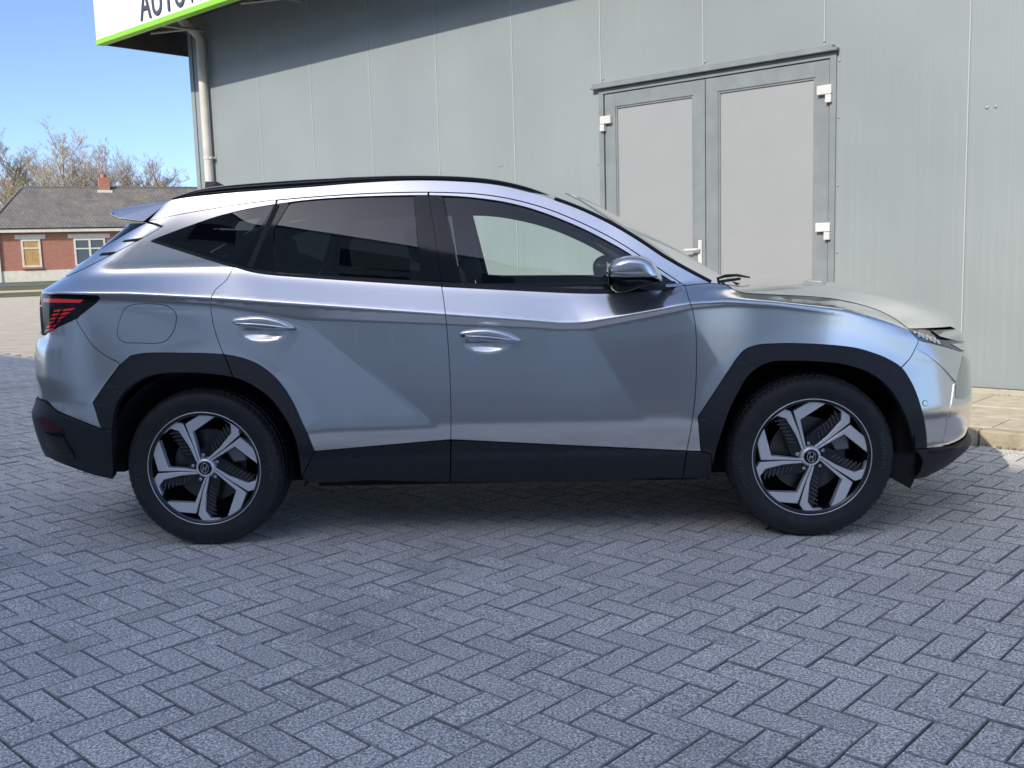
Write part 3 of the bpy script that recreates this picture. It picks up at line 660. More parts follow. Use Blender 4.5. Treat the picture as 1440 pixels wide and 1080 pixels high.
# front bumper facet
P = at_y(1338, 560, -.75)
def Wmid(x, z):
    fx = np.clip((x-XS[0])/.004, 0, len(XS)-1.001); fz = np.clip((z-ZS[0])/.004, 0, len(ZS)-1.001); i = fx.astype(int); j = fz.astype(int); a = fx-i; b_ = fz-j
    return TAB[i, j]*(1-a)*(1-b_)+TAB[i+1, j]*a*(1-b_)+TAB[i, j+1]*(1-a)*b_+TAB[i+1, j+1]*a*b_
# nose and tail profiles on the centre line, corners as superellipses
PEXP = 3.2; PREAR = 3.6; X0F = 1.30
_rs = [(-2.24, .10), (-2.05, .306), (-2.19, .365), (-2.21, .41), (-2.222, .514), (-2.235, .594), (-2.21, .645), (-2.205, .67), (-2.219, .761), (-2.213, .863), (-2.205, .91), (-2.182, .96), (-2.172, 1.10), (-2.160, 1.158), (-2.10, 1.205), (-2.065, 1.23), (-1.905, 1.35), (-1.79, 1.44), (-1.70, 1.52), (-1.62, 1.62), (-1.5, 1.75)]
_fs = [(1.90, .10), (1.975, .187), (2.08, .246), (2.15, .312), (2.163, .345), (2.135, .375), (2.150, .42), (2.153, .545), (2.145, .70), (2.132, .77), (2.095, .865), (2.05, .92), (1.98, .97), (1.9, 1.02), (1.8, 1.08), (1.6, 1.3), (1.5, 1.8)]
def x0r(z): return np.interp(z, [.2, 1.10, 1.24, 1.6], [-1.62, -1.62, -1.60, -1.30])
_xr = np.array([x0r(z)-(x0r(z)-x-(.054 if z < 1.2 else .03))/(.836 if z < 1.2 else .88) for x, z in _rs]); _xf = np.array([X0F+(x-X0F)/.929 for x, z in _fs])
zg = np.linspace(.1, 1.8, 426)
XR = gauss1(np.interp(zg, [z for x, z in sorted(_rs, key=lambda q: q[1])], [v for v, _ in sorted(zip(_xr, [z for x, z in _rs]), key=lambda q: q[1])]), 3.2, 0)
XF = gauss1(np.interp(zg, [z for x, z in _fs], _xf), 1.6, 0)
def xr(z): return np.interp(z, zg, XR)
def xf(z): return np.interp(z, zg, XF)
# arc-length parameter along the corner
_a = np.linspace(0, math.pi/2, 2000); _rx = np.sin(_a)**(2/PREAR); _ry = np.cos(_a)**(2/PREAR); _q = np.concatenate([[0], np.cumsum(np.hypot(np.diff(_rx)*.66, np.diff(_ry)*.93))]); CR_ = _q[-1]
_ux = np.sin(_a)**(2/PEXP); _uy = np.cos(_a)**(2/PEXP)
_s = np.concatenate([[0], np.cumsum(np.hypot(np.diff(_ux)*.9, np.diff(_uy)*.93))]); CL = _s[-1]
def cy(u, p=PEXP): return np.clip(1-np.clip(u, 0, 1)**p, 0, 1)**(1/p)
def xz_y(x, z):
    x = np.asarray(x, float); z = np.asarray(z, float); f = (x-X0F)/(xf(z)-X0F); r = (x0r(z)-x)/(x0r(z)-xr(z))
    return Wmid(np.clip(x, xr(z), xf(z)), z)*cy(np.clip(f, 0, 1))*cy(np.clip(r, 0, 1), PREAR)
def t_to_xy(t, z):
    """t = x inside the straight flank; beyond it an arc length round the corner"""
    t = np.asarray(t, float); z = np.asarray(z, float); b0 = x0r(z)
    sf = np.clip(t-X0F, 0, CL); sr = np.clip(b0-t, 0, CR_)
    uf = np.interp(sf, _s, _ux); ur = np.interp(sr, _q, _rx)
    cf = np.where(t > X0F, np.interp(sf, _s, _uy), 1); cr = np.where(t < b0, np.interp(sr, _q, _ry), 1)
    x = np.where(t > X0F, X0F+uf*(xf(z)-X0F), np.where(t < b0, b0-ur*(b0-xr(z)), t))
    return x, Wmid(x, z)*cf*cr
def x_to_t(x, z):
    uf = np.clip((x-X0F)/(xf(z)-X0F), 0, 1); b0 = x0r(z); ur = np.clip((b0-x)/(b0-xr(z)), 0, 1)
    return np.where(x > X0F, X0F+np.interp(uf, _ux, _s), np.where(x < b0, b0-np.interp(ur, _rx, _q), x))
TF = X0F+CL
def TR(z): return x0r(z)-CR_
def px_surf(P, off=0.0):
    """picture points -> (t, z) on the near flank"""
    P = np.asarray(P, float); ys = np.linspace(-1.02, -.02, 400)
    D = _fw[None]+_r[None]*((P[:, 0]-720)/FPX)[:, None]-_u[None]*((P[:, 1]-540)/FPX)[:, None]
    k = (ys[None]-CAM[1])/D[:, 1:2]; X = CAM[0]+D[:, 0:1]*k; Z = CAM[2]+D[:, 2:3]*k
    f = ys[None]+xz_y(X, Z)+off; hit = f > 0; anyhit = hit.any(1); i = np.where(anyhit, np.argmax(hit, 1), 0); best = np.argmax(f, 1); r = np.arange(len(D))
    ip = np.maximum(i-1, 0); w = np.where((i > 0), f[r, ip]/(f[r, ip]-f[r, i]-1e-15), 0)
    x = np.where(anyhit, np.where(i > 0, X[r, ip]*(1-w)+X[r, i]*w, X[r, i]), X[r, best]); z = np.where(anyhit, np.where(i > 0, Z[r, ip]*(1-w)+Z[r, i]*w, Z[r, i]), Z[r, best])
    x = np.clip(x, xr(z)+1e-4, xf(z)-1e-4); t = x_to_t(x, z)
    return [(float(a), float(b_)) for a, b_ in zip(t, z)]
def P3(t, z, off=0.0):
    x, y = t_to_xy(t, z); e = .006
    x1, y1 = t_to_xy(t+e, z); x0_, y0_ = t_to_xy(t-e, z); xa, ya = t_to_xy(t, z+e); xb, yb = t_to_xy(t, z-e)
    du = np.stack([x1-x0_, -(y1-y0_), 0*x], -1); dw = np.stack([xa-xb, -(ya-yb), 0*x+2*e], -1)
    n = np.cross(du, dw); n /= np.linalg.norm(n, axis=-1, keepdims=True)+1e-12
    if not callable(off): return np.stack([x, -y, z], -1)+n*off, n
    def full(t_, z_):
        p, m_ = P3(t_, z_, 0.0); return p+m_*off(t_, z_)[..., None]
    du = full(t+e, z)-full(t-e, z); dw = full(t, z+e)-full(t, z-e); n2 = np.cross(du, dw); n2 /= np.linalg.norm(n2, axis=-1, keepdims=True)+1e-12
    return full(t, z), n2
def crv(pts, step=2.5):
    """smooth curve through picture points"""
    P = np.asarray(pts, float); n = len(P)
    if n == 2:
        k = max(2, int(np.linalg.norm(P[1]-P[0])/step)); return [tuple(P[0]+(P[1]-P[0])*i/k) for i in range(k+1)]
    s = np.concatenate([[0], np.cumsum(np.sqrt(np.linalg.norm(np.diff(P, axis=0), axis=1)))])
    m = np.zeros_like(P)
    for i in range(n):
        if i == 0: m[i] = (P[1]-P[0])/(s[1]-s[0])
        elif i == n-1: m[i] = (P[-1]-P[-2])/(s[-1]-s[-2])
        else:
            a = (P[i]-P[i-1])/(s[i]-s[i-1]); c = (P[i+1]-P[i])/(s[i+1]-s[i]); w = (s[i]-s[i-1])/(s[i+1]-s[i-1]); m[i] = a*(1-w)+c*w
    out = []
    for i in range(n-1):
        h = s[i+1]-s[i]; k = max(2, int(np.linalg.norm(P[i+1]-P[i])/step))
        for j in range(k):
            t = j/k; out.append(tuple((2*t**3-3*t**2+1)*P[i]+(t**3-2*t**2+t)*h*m[i]+(-2*t**3+3*t**2)*P[i+1]+(t**3-t**2)*h*m[i+1]))
    out.append(tuple(P[-1])); return out
def loop(*cs):
    """closed picture outline from curves and straight corner points"""
    out = []
    for c in cs:
        c = list(c)
        if out:
            a = np.array(out[-1]); b_ = np.array(c[0])
            if np.linalg.norm(b_-a) > 3: out += crv([a, b_])[1:-1]
            if np.linalg.norm(b_-a) < .3: c = c[1:]
        out += c
    a = np.array(out[-1]); b_ = np.array(out[0])
    if np.linalg.norm(b_-a) > 3: out += crv([a, b_])[1:-1]
    elif np.linalg.norm(b_-a) < .3: out = out[:-1]
    return out
def inset(Q, g):
    Q = np.asarray(Q, float); A = .5*np.sum(Q[:, 0]*np.roll(Q[:, 1], -1)-np.roll(Q[:, 0], -1)*Q[:, 1])
    if A < 0: Q = Q[::-1].copy()
    e = np.roll(Q, -1, 0)-Q; l = np.linalg.norm(e, axis=1, keepdims=True); Q = Q[l[:, 0] > 1e-5]
    e = np.roll(Q, -1, 0)-Q; e /= np.linalg.norm(e, axis=1, keepdims=True)+1e-12
    n = np.stack([-e[:, 1], e[:, 0]], 1); b_ = n+np.roll(n, 1, 0); l = np.linalg.norm(b_, axis=1, keepdims=True); b_ = b_/np.maximum(l, .7)**2*2*.5*np.maximum(l, .7)
    return Q+b_*g
def pin(Q, p):
    x, y = p[:, 0:1], p[:, 1:2]; x0, y0 = Q[:, 0], Q[:, 1]; x1, y1 = np.roll(x0, -1), np.roll(y0, -1)
    c = ((y0 > y) != (y1 > y)) & (x < (x1-x0)*(y-y0)/(y1-y0+1e-15)+x0); return c.sum(1) % 2 == 1
def tri_region(Q, step):
    creases = []
    for zc in (zL, zU):
        xs_ = np.arange(max(Q[:, 0].min(), -2.2), min(Q[:, 0].max(), 1.9), .011)
        for dz in (-.0075, -.002, .0035, .009) : creases.append(np.stack([xs_, np.interp(xs_, XS, zc)+dz], 1))
    CR = np.concatenate(creases) if len(creases[0]) else np.zeros((0, 2))
    lo, hi = Q.min(0), Q.max(0); gx = np.arange(lo[0], hi[0], step); gz = np.arange(lo[1], hi[1], step*.87)
    G = np.array([(x+(.5*step if j % 2 else 0), z) for j, z in enumerate(gz) for x in gx]) if len(gx) and len(gz) else np.zeros((0, 2))
    if len(CR):
        if len(G):
            zl, zu = np.interp(G[:, 0], XS, zL), np.interp(G[:, 0], XS, zU); G = G[(np.minimum(np.abs(G[:, 1]-zl), np.abs(G[:, 1]-zu)) > .014)]
        G = np.concatenate([G, CR])
    if len(G):
        G = G[pin(Q, G)]
        if len(G):
            a = Q; d = np.concatenate([np.hypot(g[:, 0:1]-a[None, :, 0], g[:, 1:2]-a[None, :, 1]).min(1) for g in np.array_split(G, len(G)//2000+1)])
            G = G[d > np.where(np.minimum(np.abs(G[:, 1]-np.interp(G[:, 0], XS, zL)), np.abs(G[:, 1]-np.interp(G[:, 0], XS, zU))) < .0125, .003, step*.55)]
    n = len(Q); vs = [Vector(q) for q in Q]+[Vector(g) for g in G]
    r = delaunay_2d_cdt(vs, [(i, (i+1) % n) for i in range(n)], [list(range(n))], 1, 1e-6)
    return np.array([(v.x, v.y) for v in r[0]]), [tuple(f) for f in r[2]], r[1]
def surf_mesh(name, tz, off=0.0, gap=.0016, thick=.014, step=.013, side=-1, m=None, parent=None):
    Q = inset(tz, gap) if gap else inset(tz, 0.0)
    V2, F, _ = tri_region(Q, step)
    Pn, Nn = P3(V2[:, 0], V2[:, 1], off); V = [tuple(v) for v in Pn]; NN = [tuple(v) for v in Nn]
    F = [f if ((V2[f[1]]-V2[f[0]])[0]*(V2[f[2]]-V2[f[0]])[1]-(V2[f[1]]-V2[f[0]])[1]*(V2[f[2]]-V2[f[0]])[0]) > 0 else f[::-1] for f in F]
    # rim folded inwards along the outline
    if thick:
        cnt = {}
        for f in F:
            for i in range(3): cnt[(f[i], f[(i+1) % 3])] = 1
        be = [(a, c) for (a, c) in cnt if (c, a) not in cnt]
        nb = len(V); idx = {}
        for a, c in be:
            for v in (a, c):
                if v not in idx:
                    idx[v] = (len(V), len(V)+1); n = np.array(NN[v]); p = np.array(V[v]); V.append(tuple(p)); V.append(tuple(p-n*thick)); NN += [tuple(n), tuple(n)]
        for a, c in be: F.append((idx[a][0], idx[a][1], idx[c][1], idx[c][0]))
        for a, c in be:
            d = np.cross(np.array(V[c])-np.array(V[a]), np.array(NN[a])); d /= np.linalg.norm(d)+1e-12
            for v in (a, c):
                for q in idx[v]: NN[q] = tuple(d)
    if side > 0:
        V = [(x, -y, z) for x, y, z in V]; NN = [(x, -y, z) for x, y, z in NN]; F = [f[::-1] for f in F]
    o = mesh_obj(name, V, F, m, parent, smooth=True)
    o.data.normals_split_custom_set_from_vertices(NN)
    return o
# ---- picture outlines of the body panels
seam_rear = crv([(388.6, 282.8), (372, 310), (356.7, 335.6), (343, 357), (330, 374), (318, 394), (303, 407.5), (297, 419), (296.5, 432), (301, 460.6), (313.6, 496.7), (328.4, 530.3)])
def part(c, y0, y1): return [p for p in c if y0 <= p[1] <= y1]
seam_mid = crv([(601.7, 271.2), (610.8, 327), (620.6, 399.4), (626, 438), (631.7, 507.8), (634, 570), (634, 618), (633.4, 676)])
seam_front = crv([(963.5, 402.0), (968, 418), (973.6, 435), (978, 460), (979.5, 500), (978, 550), (973, 595), (966.5, 630), (962, 650), (959.5, 672)])
arch_r_out = crv([(183, 500.5), (200, 497), (250, 496.3), (315.5, 498.7), (342, 504), (364, 513), (384, 528), (398.7, 544.6), (413, 568), (424.5, 593.4), (434, 614), (442, 634)])
arch_r_in = crv([(161, 668), (159, 600), (163.4, 573), (172, 556), (183.5, 544.6), (197, 535), (212, 528.8), (241, 524.5), (290, 525.5), (327, 530.8), (347, 537.5), (364, 547.5), (380, 560), (393, 576), (407, 598), (416, 619), (421, 645), (424.5, 671)])
arch_f_out = crv([(981.7, 586), (1035, 505)])[:-1]+crv([(1035, 505), (1047, 492), (1063, 485.6), (1099, 483), (1140, 483.6), (1182, 486.5), (1206, 490), (1226.7, 496), (1247, 504), (1267, 516.5), (1279, 533), (1288, 552), (1296.5, 579), (1301.7, 605), (1303, 630)])
arch_f_in = crv([(1001, 662), (1007, 632), (1015.6, 605), (1027, 573), (1040.6, 546.7), (1050, 531), (1062.8, 519), (1082, 509.5), (1115, 507.5), (1154, 509), (1177, 511), (1196, 515), (1215, 521), (1232, 530.5), (1248, 544), (1260, 560.6), (1271, 582), (1279, 605), (1283.6, 630), (1281, 673)])
dlo_bot_r = crv([(329.5, 375.5), (350, 381.5), (373, 385.6), (440, 391), (530, 397), (620.6, 402.8)])
dlo_bot_f = crv([(622, 403.2), (740, 409.2), (820, 412.6), (860, 412.6), (900, 409.6), (935, 405.5), (962, 401.6)])
glass_bot_r = crv([(330.5, 371.8), (350, 377.5), (387, 383.3), (440, 387), (530, 391.6), (620, 396.6)])
glass_bot_f = crv([(622.2, 396.8), (740, 403), (820, 406.3), (862, 406.8)])
roofgap = crv([(209.4, 310.6), (250, 302), (290, 295), (340, 287), (390, 281), (479, 273.9), (540, 271), (601, 270), (645, 271), (669, 272.3), (705, 277), (739, 284.4), (768, 293), (794, 302.8), (822, 315), (850, 329), (874, 342.5), (894, 355.3), (933, 381.5), (962.5, 401.2)])
def seg(c, x0, x1): return [p for p in c if x0 <= p[0] <= x1]
def shift(c, dx, dy): return [(a+dx, b_+dy) for a, b_ in c]
frame_low = crv([(390, 286.6), (430, 281.5), (479, 277.8), (540, 275.4), (601, 274.6), (645, 276.2), (669, 278.3), (705, 283.2), (739, 291), (768, 300.3), (794, 310.4), (822, 322.6), (850, 336.8), (874, 350), (891.7, 361), (925, 383), (956, 402.2)])
qglass_top = crv([(216.5, 336.6), (240, 327.5), (262, 319.4), (290, 309.5), (318, 300.9), (350, 293.5), (387, 287)])
qglass_bot = crv([(216.5, 336.6), (240, 344.5), (273, 354.5), (300, 363.5), (330, 372)])
hoodline = crv([(1023, 401.5), (1034, 408.5), (1045, 411.5), (1075, 413.8), (1110, 415.5), (1140, 417), (1173, 420.5), (1205, 427), (1235, 436.5), (1258, 448), (1277, 462)])
bandtop = crv([(241, 281), (262, 277.5), (318, 271.5), (380, 266.5), (440, 262.4), (500, 257.5), (562, 254), (605, 253.6), (645.6, 255), (675, 257), (701, 260.3), (720, 264), (740, 269), (760, 274), (780, 280.5)])
pillar_top = crv([(780, 280.5), (800, 287.5), (830, 300), (864, 317), (900, 338.5), (933, 360.5), (965, 379), (1000, 397.5)])
trim_top = crv([(208, 313), (188, 323.5), (165, 337), (148, 348), (131.7, 359), (108, 373.5), (84.6, 387)])
trim_bot = crv([(84.6, 389), (95, 388.2), (104, 384.5), (120, 377), (151, 361.2), (175, 348.5), (200, 335), (220, 324), (229.5, 317.5)])
lamp_r_low = crv([(141.4, 419.5), (136, 426), (122, 437), (106.7, 448), (84, 459), (66, 469)])
lamp_f_low = crv([(1277, 463.5), (1290, 477), (1313, 483.5), (1340, 491), (1352, 495)])
hood_tz = px_surf(hoodline)

car = empty('suv_car', (0, 0, 0)); tag(car, 'silver metallic compact SUV with black cladding parked side-on before the grey hall', 'car')
def chain(*cs):
    out = []
    for c in cs:
        c = list(c)
        if out:
            a = np.array(out[-1]); b_ = np.array(c[0])
            if np.linalg.norm(b_-a) > 3: out += crv([a, b_])[1:-1]
            if np.linalg.norm(b_-a) < .3: c = c[1:]
        out += c
    return out
def both(name, tz, m, parents=(None, None), **kw):
    out = []
    for k, sd in enumerate((-1, 1)):
        o = surf_mesh(name, tz, side=sd, m=m, parent=parents[k] or car, **kw); out.append(o)
    return out
def wrap(name, tz, m, parent=None, **kw):
    """one panel that reaches round the end of the car: both halves in a single mesh"""
    a = surf_mesh(name, tz, side=-1, m=m, parent=parent or car, **kw); b_ = surf_mesh(name, tz, side=1, m=m, parent=parent or car, **kw)
    na = [tuple(v.vector) for v in a.data.corner_normals]; nb = [tuple(v.vector) for v in b_.data.corner_normals]
    bm = bmesh.new(); bm.from_mesh(a.data); me = a.data
    Va = [v.co[:] for v in a.data.vertices]; Fa = [tuple(p.vertices) for p in a.data.polygons]; Vb = [v.co[:] for v in b_.data.vertices]; Fb = [tuple(p.vertices) for p in b_.data.polygons]
    bm.free(); n = len(Va); COL.objects.unlink(b_); bpy.data.objects.remove(b_); COL.objects.unlink(a); bpy.data.objects.remove(a)
    o = mesh_obj(name, Va+Vb, Fa+[tuple(i+n for i in f) for f in Fb], m, parent or car, smooth=True)
    o.data.normals_split_custom_set(na+nb); return o
S = px_surf
# fenders, doors, quarter panels
fender = loop(seam_front[::-1][len([p for p in seam_front if p[1] > 634]):][::-1], [(966.3, 633.8), (985.5, 634.5)], arch_f_out[:arch_f_out.index(next(p for p in arch_f_out if p[0] > 1266.9))+1], crv([(1267.5, 516.5), (1280, 503), (1292, 479.5)]), [(1277, 462.5)], hoodline[::-1], crv([(1022, 401), (1000, 398.6), (965, 401.6)]))
both('front_fender', S(fender), M['paint'])
rdoor = loop(part(seam_rear, 376, 498.6), arch_r_out[len([p for p in arch_r_out if p[0] < 314.5]):], [(446, 634.2)], crv([(446, 634.2), (540, 626), (633.8, 618)]), part(seam_mid, 403, 617)[::-1], dlo_bot_r[::-1])
RD_ = both('rear_door', S(rdoor), M['paint'])
fdoor = loop(part(seam_mid, 403.2, 617), crv([(634.2, 618), (800, 626), (966, 633.6)]), part(seam_front, 402, 633)[::-1], dlo_bot_f[::-1])
FD_ = both('front_door', S(fdoor), M['paint'])
quarter = loop(seg(roofgap, 209, 389), part(seam_rear, 282, 287), qglass_top[::-1], [(211.5, 339.2)], crv([(211.5, 339.2), (240, 348.5), (273, 359), (300, 367.5), (328.5, 376)]), part(seam_rear, 377, 498), arch_r_out[:len([p for p in arch_r_out if p[0] < 315])][::-1], [(169, 513), (166, 509.5)], crv([(165.5, 509), (148, 500), (131.7, 487), (118, 468), (106.7, 449.4)]), lamp_r_low[:8][::-1], [(141.5, 419), (137, 416)], crv([(137, 416), (100, 414), (59.4, 413)]), crv([(58.5, 411), (67.8, 399.4), (84.4, 388.6)]), trim_bot, [(229.5, 316.5)], [(209.4, 312)])
QP = both('quarter_panel', S(quarter), M['paint'])
ftz = S(crv([(190, 428), (214, 427.5), (236, 431), (246.5, 440), (247.6, 452), (243, 467), (233, 479), (222, 482.3), (196, 482), (174, 480.5), (166, 473), (166, 460), (171, 444), (178, 432.5), (190, 428)]))[:-1]
surf_mesh('fuel_flap_gap', inset(ftz, -.0022), off=.0006, gap=0, thick=0, m=M['rubber'], parent=QP[0]); surf_mesh('fuel_flap', ftz, off=.0012, gap=.0006, thick=0, m=M['paint'], parent=QP[0])
# roof band with pillars, frame strips
band = loop(bandtop, pillar_top, crv([(1000, 398.2), (964.5, 401.2)]), roofgap[::-1], [(233, 285)])
both('roof_side', S(band), M['paint'])
strip_q = S(loop(shift(seg(roofgap, 390, 601.5), .6, 1.2), seg(frame_low, 390, 601.5)[::-1])); both('window_strip', strip_q, M['chrome_paint'] if 'chrome_paint' in M else M['paint'], RD_, gap=.0006, off=.002)
strip_f = S(loop(shift(seg(roofgap, 603.2, 961), 0, 1.2), seg(frame_low, 603.5, 957)[::-1])); both('window_strip', strip_f, M['paint'], FD_, gap=.0006, off=.002)
# glass and black pillars
rg = loop(crv([(387, 383), (385.2, 350), (385, 323)]), crv([(385, 323), (406, 288)]), shift(seg(frame_low, 408, 581.5), 0, 1.6), crv([(582, 277.6), (591, 394.8)]), seg(glass_bot_r, 388, 590.5)[::-1])
both('window', S(rg), M['privacy'], RD_, gap=.0004, thick=.004, off=-.004)
cp = loop([(389.5, 284)], seg(frame_low, 390, 406), [(406, 288), (384.8, 322.5)], crv([(384.8, 322.5), (385, 350), (386.8, 383)]), seg(glass_bot_r, 331, 386)[::-1], part(seam_rear, 284, 371.5)[::-1])
both('pillar_cover', S(cp), M['gloss'], RD_, gap=.0008)
bp = loop([(582.2, 277)], seg(frame_low, 583, 602), part(seam_mid, 276, 396.4), [(591.3, 394.9)])
both('pillar_cover', S(bp), M['gloss'], RD_, gap=.0008)
bp2 = loop(part(seam_mid, 276, 396.8), [(648.3, 398.3), (623, 278)], shift(seg(frame_low, 604, 622.5), 0, .4)[::-1])
both('pillar_cover', S(bp2), M['gloss'], FD_, gap=.0008)
fg = loop([(623.4, 278.2)], shift(seg(frame_low, 624, 893), 0, 1.8), crv([(893, 363), (905, 371)]), crv([(905, 371), (862, 406.4)]), seg(glass_bot_f, 648.5, 861)[::-1])
both('window', S(fg), M['glass'], FD_, gap=.0004, thick=.004, off=-.004)
sail = loop(crv([(905.5, 371.5), (925, 384.5), (955.5, 403)]), seg(dlo_bot_f, 863, 950)[::-1], [(862.5, 407)])
both('mirror_sail', S(sail), M['gloss'], FD_, gap=.0006)
both('belt_moulding', S(loop(glass_bot_r, dlo_bot_r[::-1])), M['gloss2'] if 'gloss2' in M else M['rubber'], RD_, gap=.0004, off=.003)
both('belt_moulding', S(loop(glass_bot_f, seg(dlo_bot_f, 600, 862)[::-1])), M['rubber'], FD_, gap=.0004, off=.003)
qg = loop(qglass_top, part(seam_rear, 288, 371)[::1], qglass_bot[::-1])
both('quarter_window', S(qg), M['privacy'], QP, gap=.0008, thick=.004, off=-.003)
both('quarter_window_trim', S(loop(qglass_bot, crv([(328.5, 376), (300, 367.5), (273, 359), (240, 348.5), (211.5, 339.2)]))), M['rubber'], QP, gap=.0004, off=.002)
# D-pillar vent trim
vt = loop(trim_top[::-1], [(229.5, 314.5), (229.5, 317)], trim_bot[::-1])
VT = both('pillar_vent_trim', S(vt), M['paint'], off=.002)
for poly in ([(172, 341), (192, 339.5), (201, 334.5), (176, 338)], [(140, 360), (155, 359), (164, 354), (144, 356.5)], [(205, 313.5), (222, 314.5), (229, 318), (226, 320), (216, 316.5)]):
    both('vent_slot', S(loop(*[[p] for p in poly])), M['rubber'], VT, off=.004, gap=0, thick=0, step=.01)
# cladding
arA = loop([(143.5, 603.6), (131, 566)], [(169.5, 513.5), (183, 500.5)], arch_r_out[:len([p for p in arch_r_out if p[0] < 315])], crv([(316, 499.5), (327.5, 530)]), arch_r_in[:len([p for p in arch_r_in if p[0] < 326])][::-1][:-14], [(159.5, 603)])
ATR = both('wheel_arch_trim', S(arA), M['cladding'], off=.005, thick=.03)
arB = loop(crv([(316.5, 499.2), (328.3, 530.4)]), [p for p in arch_r_in if p[0] > 328.5], [(441, 636)], [p for p in arch_r_out if p[0] > 317][::-1])
both('wheel_arch_trim', S(arB), M['cladding'], RD_, off=.005, thick=.03)
arF = loop([(986, 634.5)], arch_f_out, [(1284, 631)], [p for p in arch_f_in if p[1] < 631][::-1], [(1002, 655), (1000, 638)])
ATF = both('wheel_arch_trim', S(arF), M['cladding'], off=.005, thick=.03)
for p, q in (((1018, 510), (1027, 509)), ((1012, 547), (1020, 546)), ((985, 590.5), (993, 590))): pass
for poly, P_ in (([(147, 542.6), (164, 543.5), (164, 544.6), (147, 543.7)], ATR), ([(134, 567.5), (149, 569), (149, 570.1), (134, 568.6)], ATR), ([(1036, 509), (1049, 511), (1049, 512.2), (1036, 510.2)], ATF), ([(1008, 546), (1021, 545.6), (1021, 546.8), (1008, 547.2)], ATF), ([(984, 590), (994, 589.6), (994, 590.8), (984, 591.2)], ATF)):
    both('trim_notch', S([tuple(p) for p in poly]), M['notch'], P_, off=.0065, gap=0, thick=0)
sl1 = loop([(442, 635)], crv([(446, 634.8), (540, 626.6), (633.4, 618.6)]), [(633.2, 676)], crv([(632, 677.5), (560, 676), (524, 675), (432, 677), (425, 671)]))
both('sill_trim', S(sl1), M['cladding'], RD_, off=.003, thick=.05)
sl2 = loop(crv([(634.6, 618.8), (800, 626.6), (965.6, 634.2)]), [(959.8, 672)], crv([(959, 672), (922, 672), (880, 676), (760, 678), (633.6, 677.5)]))
both('sill_trim', S(sl2), M['cladding'], FD_, off=.003, thick=.05)
both('sill_end_trim', S(loop([(966.2, 634.6), (985.5, 635.3), (1000, 638), (1001, 662), (996, 671.5), (960.2, 672)])), M['cladding'], off=.003, thick=.05)
# rear bumper, lamp, tailgate
def tzc(pts): return [(float(TR(z))+dt, z) for dt, z in pts]
def densify(tz, st=.012):
    out = []
    for a, b_ in zip(tz, tz[1:]+tz[:1]):
        k = max(1, int(math.hypot(b_[0]-a[0], b_[1]-a[1])/st)); out += [(a[0]+(b_[0]-a[0])*i/k, a[1]+(b_[1]-a[1])*i/k) for i in range(k)]
    return out
rb = S(chain(lamp_r_low[::-1][:], crv([(106.7, 449.6), (118, 468), (131.7, 487), (148, 500), (165.5, 509.2)]), [(168.5, 513), (130.4, 566)], crv([(130.4, 566), (143, 603.2)]), crv([(143, 603.2), (110, 590), (77, 574.7), (66, 563)])))
rbz0, rbz1 = rb[-1][1], rb[0][1]
wrap('rear_bumper', densify(rb+tzc([(.0, rbz0-.012), (0, .74), (.26, .76), (.28, .90), (0, .905)])+[(rb[0][0]-.03, rbz1-.02)]), M['paint'])
wrap('number_plate_recess', densify(tzc([(0, .745), (.255, .765), (.275, .895), (0, .90)])), M['rubber'], off=-.012)
lo_ = S(chain(crv([(159, 602), (161, 668)]), crv([(160.5, 672), (135, 666), (111.7, 658), (88, 650), (72, 642)])))
tb = S(crv([(143.3, 604.2), (110, 591), (77, 575.6), (66, 564)]))
wrap('rear_valance', densify(lo_+tzc([(0, .32), (0, tb[-1][1]-.014)])+tb[::-1]), M['cladding'], off=.012, thick=.04)
fx = S([(61, 585), (75, 592), (91, 603), (88, 607), (66, 605)]); RFL = both('reflector', densify(fx), M['lamp_dullred'] if 'lamp_dullred' in M else M['lamp_red'], off=.018, gap=0, thick=.006)
fx = S([(66, 607), (92, 609), (98, 622), (106, 634), (108, 642), (80, 636), (70, 625)]); both('bumper_vent', densify(fx), M['gloss'], off=.018, gap=0, thick=.006)
ln = S(crv([(60, 412.6), (100, 414), (137, 416)])); ll = S(lamp_r_low)
TL = both('tail_lamp', densify(ln+ll+[(ll[-1][0]-.03, ll[-1][1]), (ll[-1][0]-.06, ln[0][1]-.06), (ln[0][0]-.06, ln[0][1])]), M['gloss'], gap=.001, off=.001)
def glow(poly): both('lamp_segment', densify(S(loop(*[[p] for p in poly]))), M['lamp_red'], TL, off=.003, gap=0, thick=.001, step=.01)
glow([(61.5, 419.5), (118, 421.5), (113, 425.8), (62, 425.2)])
for k in range(6):
    y = 433+k*5.6; x1 = 107-k*6.6; x0 = 80-k*2.4
    glow([(x0+11-k*.5, y+1.6), (x1, y), (x1-7, y+3.6), (x0+8-k*.5, y+4.6)])
    glow([(x0-2, y+2.6), (x0+8-k, y+1.8), (x0+4-k, y+5.0), (x0-5, y+5.6)])
wrap('light_bar', densify([(ln[0][0]-.062, ln[0][1]-.008), (ln[0][0]-.062, ln[0][1]-.055)]+tzc([(0, 1.10), (0, 1.147)])), M['lamp_red'], off=.001)
qa = S(crv([(58.5, 411), (67.8, 399.4), (84.4, 388.6)]))
wrap('tailgate', densify([(ln[0][0]-.062, ln[0][1]-.06), (ll[-1][0]-.065, ll[-1][1]-.01)]+tzc([(0, .92), (0, 1.095)])), M['paint'])
wrap('tailgate_top', densify([(qa[0][0]-.004, qa[0][1]), (qa[1][0]-.004, qa[1][1]), (qa[-1][0]-.004, qa[-1][1])]+tzc([(0, qa[-1][1]+.01), (0, 1.152)])), M['paint'])
tt = S(shift(trim_top[::-1], -.4, -.2))
